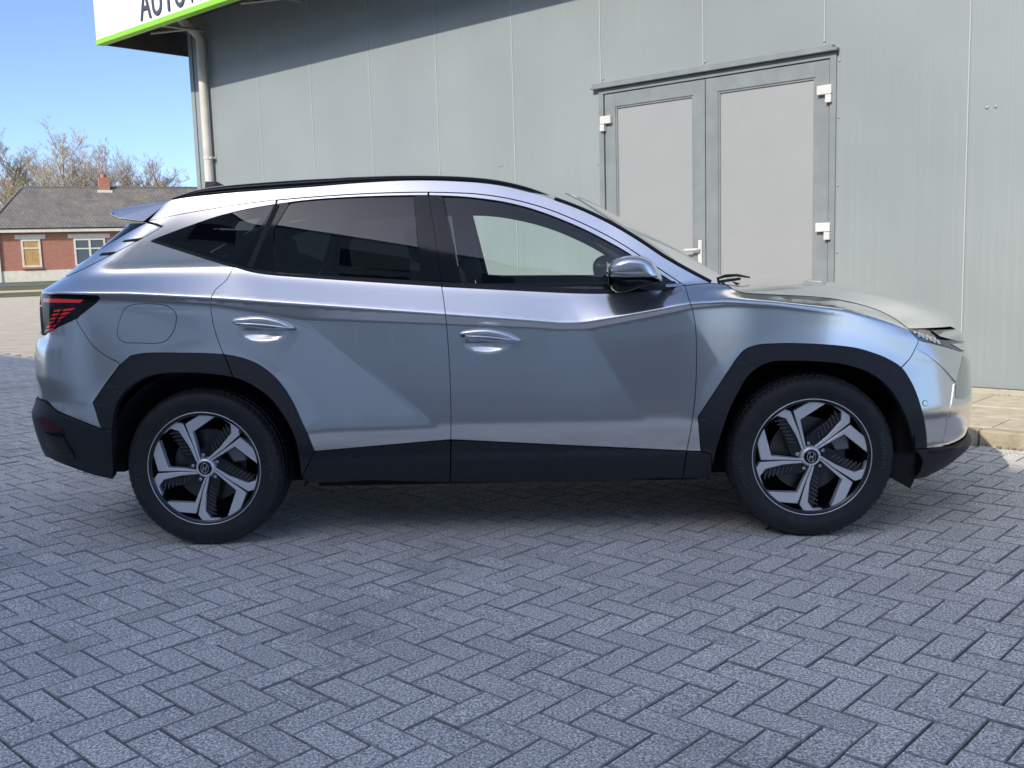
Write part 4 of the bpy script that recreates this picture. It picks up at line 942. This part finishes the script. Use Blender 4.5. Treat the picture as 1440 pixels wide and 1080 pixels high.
wrap('rear_window', densify(tzc([(0, tt[0][1]+.015), (0, tt[-1][1]+.02)])[::-1]+tzc([]) + [(tt[0][0], tt[0][1])]+tt[1:]), M['privacy2'] if 'privacy2' in M else M['gloss'], off=-.002, thick=.005)
# front bumper, lamp, grille, lip
yb = .47
def t_at_y(y, z):
    ts = np.linspace(X0F, TF, 400); yy = t_to_xy(ts, np.full(400, z))[1]; return float(np.interp(-y, -yy, ts))
fb = S(chain(crv([(1292, 480), (1280, 503.5), (1268, 516.8)]), [p for p in arch_f_out if p[0] > 1268.5], crv([(1303.5, 629), (1320, 627.5), (1334, 625.3)])))
lf = S(lamp_f_low)
lz = lf[-1][1]
both('front_bumper', densify(fb+[(t_at_y(.62, .385), .385), (t_at_y(.45, .43), .43), (t_at_y(.30, .47), .47), (t_at_y(.24, .60), .60), (t_at_y(.26, lz-.012), lz-.012)]+lf[::-1][1:-4]), M['paint'])
HL = both('head_lamp', densify(S(crv([(1278, 462.8), (1310, 463), (1340, 463), (1350, 463.5)]))+[(t_at_y(.46, .865), .865), (t_at_y(.48, lz+.0), lz)]+lf[::-1][1:]), M['lamp_smoke'] if 'lamp_smoke' in M else M['gloss'], gap=.001)
for row in range(2):
    for k in range(7-row):
        x0 = 1283+k*5.4+row*6; y0 = 466.2+k*2.0+row*4.6
        both('lamp_facet', densify(S([(x0, y0), (x0+4.2, y0+.4), (x0+5.4, y0+3.4), (x0+1.0, y0+3.0)]), .006), M['lamp_clear'], HL, off=lambda t, z, k=k: .004+.10*((z*40+k) % .05-.025)*0+.003*(k % 2), gap=0, thick=.003)
both('lamp_lens', densify(S([(1309, 465.8), (1350, 466.3), (1357, 473), (1361, 479.5), (1345, 480.5), (1322, 474.2)])), M['lamp_lens'], HL, off=.005, gap=0, thick=.003)
both('lamp_facet', densify(S([(1337, 484), (1350, 483.5), (1360, 489), (1352, 493)])), M['lamp_clear'], HL, off=.004, gap=0, thick=.003)
zt_ = S([(1300, 484)])[0][1]
both('bumper_wing', densify(S([(1294, 482), (1313, 486.3), (1340, 493.6), (1353, 498), (1347, 520), (1342, 537), (1322, 514), (1304, 499.5), (1289, 491)])), M['paint'], off=lambda t, z: .001+.035*np.clip(zt_-z, 0, .2), gap=.0004, thick=.012)
both('grille_corner', densify(S([(1343, 537), (1348, 520), (1353.5, 501), (1361, 505), (1365, 520), (1366, 540), (1362, 556), (1352, 562), (1343, 560)])), M['lamp_lens'], off=.003, gap=.0004, thick=.01)
both('bumper_blade', densify(S([(1341, 540), (1342, 561), (1352, 563.5), (1363, 558), (1366.5, 560), (1366, 588), (1357, 611), (1340, 622.5), (1326, 625), (1331, 590)])), M['paint'], off=lambda t, z: .0015+.012*np.clip(z-.38, 0, .3), gap=.0004, thick=.012)
wrap('grille', densify([(t_at_y(.45, .86), .86), (t_at_y(.47, lz), lz), (t_at_y(.27, lz-.004), lz-.004), (t_at_y(.235, .60), .60), (t_at_y(.295, .47), .47), (TF, .45), (TF, .875)]), M['gloss'], off=-.004)
wrap('front_lip', densify(S(chain(crv([(1284, 631.5), (1303, 630.5), (1320, 629), (1336, 626.6)])))+[(t_at_y(.62, .375), .375), (t_at_y(.44, .42), .42), (t_at_y(.38, .458), .458), (TF, .44), (TF, .26)]+[(t_at_y(.6, .25), .25)]+S(crv([(1343, 651), (1325, 662), (1310, 668), (1281.5, 673)]))), M['cladding'], off=.006, thick=.03)
wrap('lip_slot', densify(S(crv([(1304, 634), (1320, 633), (1337, 630), (1350, 624)]))+S(crv([(1352, 627), (1337, 633.5), (1320, 637), (1304, 638)]))), M['gloss'], off=.008, gap=0, thick=0)
snr = S([(1301+4*math.cos(a), 567+4.4*math.sin(a)) for a in np.linspace(0, 6.28, 13)[:-1]])
surf_mesh('parking_sensor', snr, off=.001, gap=0, thick=.003, m=M['rubber'], parent=car, step=.004); surf_mesh('parking_sensor_face', inset(snr, .0022), off=.002, gap=0, thick=.002, m=M['paint'], parent=car, step=.004)
# ---- roof, windscreen, bonnet
def cross(name, E, C, m, n=25, power=2.0, parent=None, ease=None):
    """sheet between the near edge E and its mirror image, bulging to the centre line C"""
    E = np.asarray(E); C = np.asarray(C); V = []; v = np.linspace(-1, 1, n)
    for e, c in zip(E, C):
        for q in v:
            k = abs(q)**power; p = c*(1-k)+e*k; V.append((p[0], abs(e[1])*q, p[2]))
    o = mesh_obj(name, V, grid_faces(len(E), n, True), m, parent or car, smooth=True); return o
def resample(P, k):
    P = np.asarray(P); s = np.concatenate([[0], np.cumsum(np.linalg.norm(np.diff(P, axis=0), axis=1))]); t = np.linspace(0, s[-1], k)
    return np.stack([np.interp(t, s, P[:, i]) for i in range(P.shape[1])], 1)
def edge3(c, off=0.0, k=40): return resample(P3(*np.array(S(c)).T, off)[0], k)
Er = edge3(bandtop, -.001); Cr = Er.copy(); Cr[:, 2] += .045; Cr[:, 0] += np.linspace(-.06, .10, len(Cr)); Cr[:, 1] = 0
roof = cross('roof', Er, Cr, M['gloss'] if False else M['paint'])
Ew = edge3(pillar_top, -.001); wsC = resample(np.array([(.33, 0, 1.562), (.40, 0, 1.530), (.605, 0, 1.414), (.854, 0, 1.268), (1.046, 0, 1.146), (1.15, 0, 1.08)]), 40)
ws = cross('windscreen', Ew, wsC, M['glass'], n=33, power=2.2)
b = MB(); b.tube([tuple(p) for p in Ew+np.array([0, .002, .004])], .009, 6); b.build('windscreen_seal', M['rubber'], car)
b = MB(); b.tube([(p[0], -p[1], p[2]) for p in Ew+np.array([0, .002, .004])], .009, 6); b.build('windscreen_seal', M['rubber'], car)
Eh = resample(P3(*np.array(hood_tz).T, .0)[0], 44)
_hc = np.array(crv([(1145, 1092), (1220, 1108), (1350, 1110), (1550, 1092), (1750, 1056), (1950, 1004), (2080, 957), (2160, 915), (2203, 868)], 8))/1000
hC = resample(np.stack([_hc[:, 0], 0*_hc[:, 0], _hc[:, 1]], 1), 44)
def hood_sheet():
    n = 49; V = []; v = np.linspace(-1, 1, n)
    for i, (e, c) in enumerate(zip(Eh, hC)):
        for q in v:
            k = abs(q)**2.6; p = c*(1-k)+e*k; y = abs(e[1])*q
            lift = .007*math.exp(-((abs(q)-.72)/.12)**2)*math.sin(math.pi*min(1, i/43))
            V.append((p[0], y, p[2]+lift))
    return mesh_obj('bonnet', V, grid_faces(len(Eh), n, True), M['paint'], car, smooth=True)
bonnet = hood_sheet()
for sd in (-1, 1):
    b = MB(); b.tube([(p[0], -sd*p[1], p[2]-.001) for p in Eh], .0028, 6); b.build('bonnet_gap', M['rubber'], car)
# cowl and wipers
b = MB(); b.add([(1.02, -.80, 1.075), (1.02, .80, 1.075), (1.2, .55, 1.085), (1.2, -.55, 1.085)], [(0, 1, 2, 3)]); b.build('cowl', M['rubber'], car)
P0 = at_y(1003, 395, -.60); P1 = at_y(1054, 388, -.40)
b = MB(); b.tube([at_y(1002, 394, -.6), at_y(1020, 388, -.62), at_y(1036, 387, -.55), at_y(1054, 390, -.45)], [.005, .008, .007, .004], 6); b.tube([at_y(1012, 396, -.66), at_y(1040, 392, -.5)], .007, 6); b.build('wiper', M['rubber'], car)
# spoiler
def spoiler():
    V = []; n = 21
    prof = [at_y(*q, -.60) for q in ((236, 283), (206.7, 286.2), (157.5, 295), (156.6, 297), (158, 300.8), (172, 306.8), (208, 312.5))]
    for q in np.linspace(-1, 1, n):
        for k, p in enumerate(prof):
            back = .085*(1-abs(q)**2.2); y = .625*q*[.93, .94, .97, .98, 1.0, 1.03, 1.05][k]
            f = [0.1, .6, 1, 1, 1, .8, .6][k]
            V.append((p[0]-back*f, y, p[2]+.028*(1-q*q)))
    m = len(prof); F = [(i*m+j, i*m+(j+1) % m, (i+1)*m+(j+1) % m, (i+1)*m+j) for i in range(n-1) for j in range(m)]+[tuple(range(m))[::-1], tuple(range((n-1)*m, n*m))]
    o = mesh_obj('roof_spoiler', V, F, M['paint'], car, bevel=.003); bm = bmesh.new(); bm.from_mesh(o.data); bmesh.ops.recalc_face_normals(bm, faces=bm.faces); bm.to_mesh(o.data); bm.free(); return o
spoiler()
b = MB(); q0 = [at_y(*q, -.628) for q in ((158, 299.5), (172, 305.5), (208, 311.5), (208, 313.5), (171, 308), (158, 301.5))]
n = len(q0); b.add(q0+[(p[0], .628, p[2]) for p in q0], [tuple(range(n)), tuple(range(n, 2*n))[::-1]]+[(i, n+i, n+(i+1) % n, (i+1) % n) for i in range(n)]); b.build('spoiler_edge', M['rubber'], car)
# roof rails
rail_top = crv([(243, 279.5), (262, 271.5), (290, 264.3), (318, 260.6), (380, 255.3), (440, 251.4), (500, 248.9), (562, 247), (610, 247), (659, 248.8), (701, 253.4), (740, 262.4), (762, 270), (780, 277.6)], 6)
rail_bot = crv([(244, 280.5), (270, 275.5), (318, 270.8), (380, 266.2), (440, 262.2), (500, 257.4), (562, 253.6), (610, 253), (659, 255.4), (701, 259.6), (740, 268), (762, 274), (779, 280)], 6)
A = resample(np.array([at_y(*p, -.655) for p in rail_top]), 60); B_ = resample(np.array([at_y(*p, -.655) for p in rail_bot]), 60)
for sd, nm in ((-1, 'near'), (1, 'far')):
    V = []
    for a, c in zip(A, B_):
        for (f, dy) in ((0, 0), (.25, -.018), (.8, -.022), (1.15, -.008), (1.15, .012), (.3, .02)): p = a*(1-f)+c*f; V.append((p[0], sd*(.655)-sd*(-dy) if False else sd*(.655-dy) if sd > 0 else -(.655-dy), p[2]))
    F = [(i*6+j, i*6+(j+1) % 6, (i+1)*6+(j+1) % 6, (i+1)*6+j) for i in range(59) for j in range(6)]+[tuple(range(6)), tuple(range(354, 360))[::-1]]
    mesh_obj('roof_rail', V, F, M['gloss'], car, smooth=True)
P = at_y(313, 260, 0); b = MB(); b.add([(P[0]-.09, -.03, P[2]-.05), (P[0]+.10, 0, P[2]-.05), (P[0]-.09, .03, P[2]-.05), (P[0]-.09, 0, P[2]+.02), (P[0]-.03, 0, P[2]+.018)], [(0, 1, 4, 3), (1, 2, 3, 4), (0, 3, 2), (0, 2, 1)]); b.build('antenna_fin', M['gloss'], car)
# ---- rounded bodies from a picture outline: rings shrinking towards a crown
def dome(name, out, y, h, m, parent, back=.02, side=-1, rings=((1, 0), (.97, .25), (.9, .5), (.75, .77), (.5, .94), (.2, 1)), y_fn=None):
    P = np.array([at_y(*p, y) for p in out]); c = P.mean(0); V = []; n = len(P)
    V += [(p[0], y+back, p[2]) for p in P]
    for f, k in rings: V += [tuple(np.array([c[0]+(p[0]-c[0])*f, y-h*k, c[2]+(p[2]-c[2])*f])) for p in P]
    R = len(rings)+1
    F = [(r*n+i, r*n+(i+1) % n, (r+1)*n+(i+1) % n, (r+1)*n+i) for r in range(R-1) for i in range(n)]+[tuple(range((R-1)*n, R*n))]
    if side > 0: V = [(a, -b_, c_) for a, b_, c_ in V]
    o = mesh_obj(name, V, F, m, parent, smooth=True); bm = bmesh.new(); bm.from_mesh(o.data); bmesh.ops.recalc_face_normals(bm, faces=bm.faces); bm.to_mesh(o.data); bm.free()
    o.data.polygons.foreach_set('use_smooth', [True]*len(o.data.polygons)); return o
for (ox, oy, par, key) in ((0, 0, RD_, False), (319, 17.5, FD_, True)):
    up = crv([(326, 452.5), (330, 449), (345, 445.3), (367, 444.2), (385, 447), (402, 453), (413.6, 460.5)], 3); lowc = crv([(413.6, 461), (405, 463.6), (390, 464.6), (360, 462.6), (340, 459.6), (329, 456), (326, 452.5)], 3)
    for k, sd in enumerate((-1, 1)):
        P = at_y(370+ox, 455+oy, -.92); yy = -float(xz_y(P[0], P[2]))
        o = dome('door_handle', shift(up, ox, oy)+shift(lowc[1:-1], ox, oy), yy-.026, .014, M['paint'], par[k], back=.016, side=sd)
        dome('handle_ridge', shift(crv([(327, 454), (350, 453.6), (385, 456.5), (413, 460.8)], 4)+crv([(412, 462.5), (390, 463.8), (360, 461.5), (335, 457.8)], 4), ox, oy), yy-.036, .007, M['chrome'], o, back=.01, side=sd)
        if key and sd < 0: dome('key_cylinder', [(651+3.2*math.cos(a), 472.3+1.9*math.sin(a)) for a in np.linspace(0, 6.28, 11)[:-1]], yy-.044, .002, M['rubber'], o, back=.004)
# ---- door mirrors
mo = crv([(854.5, 381), (857, 373), (863, 366.5), (875, 361), (892, 359.3), (907, 361.5), (917, 367.5), (925, 378), (930.5, 390), (931, 396)], 3)
ml = crv([(931, 396), (915, 401), (900, 404.5), (885, 410), (866, 411), (859, 405), (855.6, 396), (854.5, 389), (854.5, 381)], 3)
mid = crv([(854.6, 386.5), (862, 388), (885, 389), (910, 388.5), (931, 396)], 3)
YM = -.985
for k, sd in enumerate((-1, 1)):
    hous = dome('door_mirror', mo+mid[::-1][1:], YM, .075, M['paint'], car, back=.10, side=sd, rings=((1, 0), (.985, .35), (.93, .65), (.8, .88), (.55, .98), (.2, 1)))
    dome('mirror_base', mid+ml[1:-1], YM-.002, .065, M['gloss'], hous, back=.10, side=sd, rings=((1, 0), (.97, .4), (.88, .7), (.65, .95), (.3, 1)))
    dome('turn_signal', crv([(858, 386), (880, 387.2), (912, 385), (926, 388)], 3)+crv([(924, 390), (905, 390.3), (880, 390.6), (858, 389.6)], 3), YM-.066, .010, M['lamp_smoke'], hous, back=.03, side=sd)
    arm = MB(); a0, a1 = at_y(900, 398, -.97), at_y(948, 401.5, -.86)
    arm.tube([(a0[0], sd*.96, a0[2]), ((a0[0]+a1[0])/2, sd*.915, a1[2]), (a1[0], sd*.845, a1[2]+.004)], [.028, .02, .016], 10); arm.build('mirror_arm', M['rubber'], hous)
    st = MB(); p0, p1 = at_y(905, 403.5, -.93), at_y(959, 400, -.865); st.tube([(p0[0], sd*.935, p0[2]), (p1[0], sd*.872, p1[2])], [.006, .008], 6); st.build('mirror_trim', M['chrome'], hous)
    x_ = at_y(856, 386, YM); 
    gl = MB(); gl.add([(x_[0]-.002, sd*.905, x_[2]-.05), (x_[0]-.002, sd*1.045, x_[2]-.045), (x_[0]-.004, sd*1.045, x_[2]+.05), (x_[0]-.004, sd*.905, x_[2]+.055)], [(0, 1, 2, 3)]); gl.build('mirror_glass', M['chrome'], hous)
# ---- wheels (built once at the origin, outer face towards -y, then copied)
def lathe(prof, seg, fn=None):
    V = []
    for i in range(seg):
        a = 2*math.pi*i/seg
        for k, (r, y) in enumerate(prof):
            rr = r-(fn(i, k) if fn else 0); V.append((rr*math.sin(a), y, rr*math.cos(a)))
    n = len(prof); F = [(i*n+j, ((i+1) % seg)*n+j, ((i+1) % seg)*n+j+1, i*n+j+1) for i in range(seg) for j in range(n-1)]
    return V, F
RT, HWT = .359, .117
def tyre_mesh():
    prof = [(.243, -.098), (.252, -.108), (.266, -.1105), (.285, -.1165), (.292, -.1185), (.305, -.1195), (.322, -.1175), (.334, -.1130), (.3365, -.1118), (.3385, -.1125), (.346, -.1050), (.3515, -.095), (.3545, -.086), (.3485, -.0835), (.3485, -.0775), (.3555, -.075), (.3575, -.045), (.350, -.0435), (.350, -.0335), (.358, -.032), (.3588, 0), (.358, .032), (.350, .034), (.350, .044), (.3575, .045), (.355, .082), (.345, .104), (.322, .117), (.285, .116), (.252, .107), (.243, .098)]
    def tread(i, k):
        y = prof[k][1]; s = i % 6
        if 10 <= k <= 12 and s < 1: return .004
        if k == 9 and s < 1: return .0015
        if k in (15, 16) and s in (3,): return .004
        if k in (19, 20, 21) and s == 1: return .003
        return 0
    V, F = lathe(prof, 432, tread)
    return V, F
def arcpoly(P): return P
WR = .2555
def spoke_pts(L_, ang):
    c, s = math.cos(ang), math.sin(ang); out = []
    for r, t in L_: x = (c*r-s*t)*WR; z = (s*r+c*t)*WR; out.append((x, z))
    return out
def slab(b, pts, y0, y1, ch=.0025):
    """polygon extruded from y1 (back) to y0 (front) with a small chamfer"""
    P = np.array(pts); A_ = .5*np.sum(P[:, 0]*np.roll(P[:, 1], -1)-np.roll(P[:, 0], -1)*P[:, 1])
    if A_ < 0: P = P[::-1]
    I = inset(P, ch); n = len(P)
    V = [(p[0], y1, p[1]) for p in P]+[(p[0], y0+ch, p[1]) for p in P]+[(p[0], y0, p[1]) for p in I]
    F = [tuple(range(2*n, 3*n))]+[(i, (i+1) % n, n+(i+1) % n, n+i) for i in range(n)]+[(n+i, n+(i+1) % n, 2*n+(i+1) % n, 2*n+i) for i in range(n)]
    b.add(V, F)
def rimpt(t_, R=.992):   # point on the rim circle with tangential offset t_
    return (math.sqrt(max(0, R*R-t_*t_)), t_)
blade_R = [(.845, -.012), (.905, -.40), rimpt(-.455), rimpt(-.52), rimpt(-.59), rimpt(-.625), (.662, -.065), (.40, -.020), (.13, .030), (.14, .055), (.42, .020)]
blade_L = [(.862, .030), (.968, .150), rimpt(.235), rimpt(.33), rimpt(.45), rimpt(.56), (.80, .548), (.868, .300), (.872, .262), (.775, .150), (.45, .098), (.15, .098), (.135, .066), (.44, .036)]
insert = [(.874, .270), (.772, .148), (.45, .094), (.16, .10), (.115, .225), (.13, .29), (.40, .285), (.70, .282)]
W0 = empty('wheel', (0, 0, 0), car)
V, F = tyre_mesh(); ty = mesh_obj('tyre', V, F, M['tyre'], W0, smooth=True)
md = ty.modifiers.new('edge', 'EDGE_SPLIT'); md.split_angle = math.radians(32)
V, F = lathe([(.2555, -.098), (.259, -.104), (.2585, -.109), (.2515, -.110), (.2495, -.106), (.240, -.100), (.2375, -.06), (.231, 0), (.231, .09), (.245, .105)], 96); rimb = mesh_obj('rim', V, F, M['rim_dark'], W0, smooth=True); rimb.modifiers.new('e', 'EDGE_SPLIT').split_angle = math.radians(40)
V, F = lathe([(.2575, -.1082), (.2565, -.1112), (.2545, -.1114), (.2535, -.1095)], 96); mesh_obj('rim_lip', V, F, M['rim_cut'], rimb, smooth=True)
for k in range(5):
    ang = math.radians(111.7+72*k)
    b = MB(); slab(b, spoke_pts(blade_R, ang), -.0955, -.062); slab(b, spoke_pts(blade_L, ang), -.0955, -.062); b.build('spoke', M['rim_cut'], W0)
    b = MB(); slab(b, spoke_pts(insert, ang), -.080, -.050, .002)
    # groove filler and spoke root
    slab(b, spoke_pts([(.85, -.02), (.87, .05), (.45, .10), (.14, .10), (.12, .03), (.45, -.02)], ang), -.086, -.045, .001)
    slab(b, spoke_pts([(.97, -.44), (.80, -.62), (.64, -.08), (.84, .02), (.98, .18), (.80, .56), (.62, .10), (.5, 0)][::1], ang), -.0615, -.052, .001) if False else None
    ins = b.build('spoke_insert', M['rim_dark'], W0)
    b = MB()
    for q in range(7):
        f = .30+q*.072; wv = .10+.018*q
        c0 = (f, .118+.02*q*.3); slab(b, spoke_pts([(f, .135+.003*q), (f+.026, .14+.003*q), (f+.075, .135+wv), (f+.049, .13+wv)], ang), -.0835, -.078, .0006)
    b.build('vent_rib', M['rim_vent'], ins)
    a2 = ang+math.atan2(.2, .124); rr = .059
    b = MB(); x, z = rr*math.cos(a2), rr*math.sin(a2); b.tube([(x, -.05, z), (x, -.082, z)], .0125, 10); b.build('lug_recess', M['rim_dark'], W0)
    b = MB(); b.tube([(x, -.06, z), (x, -.089, z), (x, -.0925, z)], [.0088, .0088, .005], 6, smooth=False); b.build('lug_nut', M['chrome'], W0)
V, F = lathe([(.0, -.1), (.02, -.1), (.0295, -.0985), (.031, -.094)], 40); cap = mesh_obj('hub_cap', V, F, M['gloss'], W0, smooth=True)
V, F = lathe([(.031, -.094), (.032, -.0985), (.0355, -.0985), (.043, -.090), (.052, -.06)], 40); mesh_obj('hub', V, F, M['rim_cut'], W0, smooth=True)
# emblem on the cap: slanted H in an oval
b = MB(); ov = [(.0175*math.cos(a), .0225*math.sin(a)) for a in np.linspace(0, 2*math.pi, 33)]
b.tube([(x*1.0, -.1012, z) for x, z in ov], .0016, 5, cap=False)
for x0 in (-.0075, .0075): b.tube([(x0+.004, -.1012, .0165), (x0*.9, -.1016, 0), (x0-.004, -.1012, -.0165)], [.0016, .0034, .0016], 6)
b.tube([(-.0075, -.1016, -.0035), (.0075, -.1016, .0035)], .0024, 6); b.build('emblem', M['chrome'], cap)
V, F = lathe([(.05, -.02), (.165, -.02), (.165, .004), (.05, .004)], 64); mesh_obj('brake_disc', V, F, M['disc'], W0)
V, F = lathe([(.0, -.045), (.07, -.045), (.078, -.02)], 32); mesh_obj('disc_bell', V, F, M['disc'], W0, smooth=True)
b = MB(); pts = [(r*math.cos(a), r*math.sin(a)) for r, a in [(.115, .12), (.178, .12), (.185, .35), (.183, .6), (.172, .85), (.112, .85)]]; slab(b, pts, -.052, .03, .008); b.build('caliper', M['cal'], W0)
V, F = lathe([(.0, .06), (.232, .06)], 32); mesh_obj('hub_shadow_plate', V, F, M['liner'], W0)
# sidewall lettering, raised a little from the rubber
def tyre_text(txt, r0, h, a0, parent):
    adv = 0; b = MB()
    for ch in txt:
        if ch == ' ': adv += h*.5; continue
        me = text_mesh(ch, h*1.35); co = np.array([v.co[:] for v in me.vertices]); w = co[:, 0].max()
        V = []
        for x, y, z in co:
            a = a0-(adv+x)/r0; r = r0+y; V.append((r*math.cos(a), -.1193-(.0014 if z > 0 else 0)+max(0, (r-.312))*.25, r*math.sin(a)))
        b.add(V, [tuple(p.vertices)[::-1] for p in me.polygons]); adv += w+h*.22; bpy.data.meshes.remove(me)
    b.build('tyre_lettering', M['tyre_text'], parent)
tyre_text('MICHELIN', .296, .022, math.radians(205), ty); tyre_text('MICHELIN', .296, .022, math.radians(20), ty); tyre_text('PRIMACY', .300, .014, math.radians(130), ty)
def copy_tree(o, parent):
    c = o.copy(); COL.objects.link(c); c.parent = parent
    for ch in list(o.children): copy_tree(ch, c)
    return c
YW = -.8085
for k, (x, sd, rot) in enumerate(((-1.34, -1, 0), (1.34, -1, .02), (-1.34, 1, .9), (1.34, 1, 1.7))):
    w = W0 if k == 0 else copy_tree(W0, car)
    w.location = (x, sd*.8085, .3535); w.rotation_euler = (0, 0 if sd < 0 else rot, 0 if sd < 0 else math.pi)
# ---- wheel housings, underbody, engine bay, interior
for x in (-1.34, 1.34):
    for sd in (-1, 1):
        V = []; R = .452; n = 40
        for i in range(n+1):
            a = math.radians(-14+208*i/n) if x > 0 else math.radians(-14+194*i/n)
            for y in (.888, .52): V.append((x+R*math.cos(a), sd*y, .36+R*math.sin(a)*.985))
        F = [(2*i, 2*i+1, 2*i+3, 2*i+2) for i in range(n)]; c0 = len(V); V.append((x, sd*.52, .36)); F += [(2*i+1, c0, 2*i+3) for i in range(n)]
        mesh_obj('arch_liner', V, F, M['liner'], car, smooth=False)
for sd in (-1, 1):
    b = MB(); q0 = [at_y(*q, -.86) for q in ((1236, 640), (1284, 640), (1284, 674), (1278, 686), (1246, 668))]
    b.prism([(p[0], p[2]) for p in q0][::-1], lambda x, z: (x, sd*.70, z), lambda x, z: (x, sd*.875, z)); b.build('arch_liner_end', M['liner'], car)
    b = MB(); y0, y1 = sorted((sd*.50, sd*.80)); b.abox(1.74, 1.84, y0, y1, .30, .60); b.build('bumper_core', M['liner'], car)
b = MB(); b.abox(-2.0, -1.80, -.70, .70, .30, 1.0); b.abox(-1.85, 1.85, -.50, .50, .20, .40); b.abox(-.88, .88, -.70, .70, .215, .40); b.abox(1.0, 1.95, -.50, .50, .3, .93); b.abox(-1.95, -1.0, -.50, .50, .3, .75); b.build('underbody', M['liner'], car)
for sd in (-1, 1):
    for (x0, x1, z1) in ((-.92, -.245, 1.125), (-.225, .80, 1.085)):
        b2 = MB(); y0, y1 = sorted((sd*.82, sd*.76)); b2.box((x0, y0, .35), (x1-x0, 0, 0), (0, y1-y0, 0), (0, 0, z1-.35)); 
        # slope the top edge with the belt line
        V = [list(v) for v in b2.V]
        for v in V:
            if v[2] > 1.0: v[2] = float(np.interp(v[0], XS, zB))+.012
        b2.V = [tuple(v) for v in V]; b2.build('door_lining', M['inside'], car)
for sd in (-1, 1):
    b = MB()
    for c_, y_, r_ in ((crv([(604, 277), (612, 330), (622, 400)], 12), -.78, .05), (crv([(391, 288), (372, 330), (352, 376)], 12), -.74, .06)):
        pts = [P3(*np.array(S([p])).T, -.055)[0][0] for p in c_]; b.tube([(p[0], -sd*p[1], p[2]) for p in pts], r_, 8)
    pts = [P3(*np.array(S([p])).T, -.045)[0][0] for p in crv([(392, 284), (480, 277), (601, 273), (669, 275), (739, 288), (794, 306), (850, 332), (894, 358), (940, 386)], 14)]; b.tube([(p[0], -sd*p[1], p[2]) for p in pts], .028, 8)
    pts = [P3(*np.array(S([p])).T, -.05)[0][0] for p in crv([(391, 285), (318, 298), (262, 317), (216, 336)], 14)]; b.tube([(p[0], -sd*p[1], p[2]) for p in pts], .035, 8)
    pts = [P3(*np.array(S([p])).T, -.06)[0][0] for p in crv([(216, 338), (273, 358), (330, 378)], 14)]; b.tube([(p[0], -sd*p[1], p[2]) for p in pts], .04, 8)
    b.build('pillar_lining', M['inside'], car)
Ei = Er.copy(); Ei[:, 2] -= .035; Ci = Cr.copy(); Ci[:, 2] -= .045; cross('headlining', Ei, Ci, M['lining'])
b = MB(); b.abox(-1.95, -.95, -.74, .74, .75, 1.06); b.abox(-2.02, -1.93, -.7, .7, .9, 1.16); b.build('boot_floor', M['inside'], car)
def seat(x, y, w):
    b = MB(); prof = [(.25, .50), (.27, .60), (-.18, .64), (-.30, .95), (-.36, 1.20), (-.42, 1.21), (-.46, 1.18), (-.36, .80), (-.28, .48)]
    V = []; 
    for f, yy in ((.9, -w/2), (1, -w/2+.05), (1, w/2-.05), (.9, w/2)):
        V += [(x+px*(1 if f == 1 else .97), y+yy, .48+(pz-.48)*(1 if f == 1 else .97)) for px, pz in prof]
    n = len(prof); F = [(i*n+j, i*n+(j+1) % n, (i+1)*n+(j+1) % n, (i+1)*n+j) for i in range(3) for j in range(n)]+[tuple(range(n))[::-1], tuple(range(3*n, 4*n))]
    b.add(V, F); s_ = b.build('seat', M['inside'], car, bevel=.02)
    hw = .12 if w < .8 else .1
    for yc in ((y,) if w < .8 else (y-.42, y+.42)):
        b = MB(); b.box((x-.50, yc-hw, 1.235), (.09, 0, 0), (0, 2*hw, 0), (-.03, 0, .165)); b.build('headrest', M['inside'], s_, bevel=.035)
seat(.06, -.37, .52); seat(.06, .37, .52); seat(-.80, 0, 1.30)
b = MB(); V = []; prof = [(.62, .72), (.56, .92), (.60, 1.02), (.76, 1.075), (1.12, 1.045), (1.12, .7)]
b.add([(a, -.76, c) for a, c in prof]+[(a, .76, c) for a, c in prof], [tuple(range(6))[::-1], tuple(range(6, 12))]+[(i, (i+1) % 6, 6+(i+1) % 6, 6+i) for i in range(6)]); dash = b.build('dashboard', M['inside'], car, bevel=.02)
b = MB(); c = np.array([.47, .37, 1.02]); ax = np.array([.90, 0, -.43]); e1 = np.array([0, 1, 0]); e2 = np.cross(ax, e1); R_ = .185
b.tube([c+R_*(math.cos(a)*e1+math.sin(a)*e2) for a in np.linspace(0, 2*math.pi, 33)], .016, 8, cap=False); b.tube([c-e1*R_, c+e1*R_], .02, 6); b.tube([c, c-e2*R_], .02, 6); b.tube([c-ax*.01, c+ax*.22], .045, 8); b.build('steering_wheel', M['inside'], car)
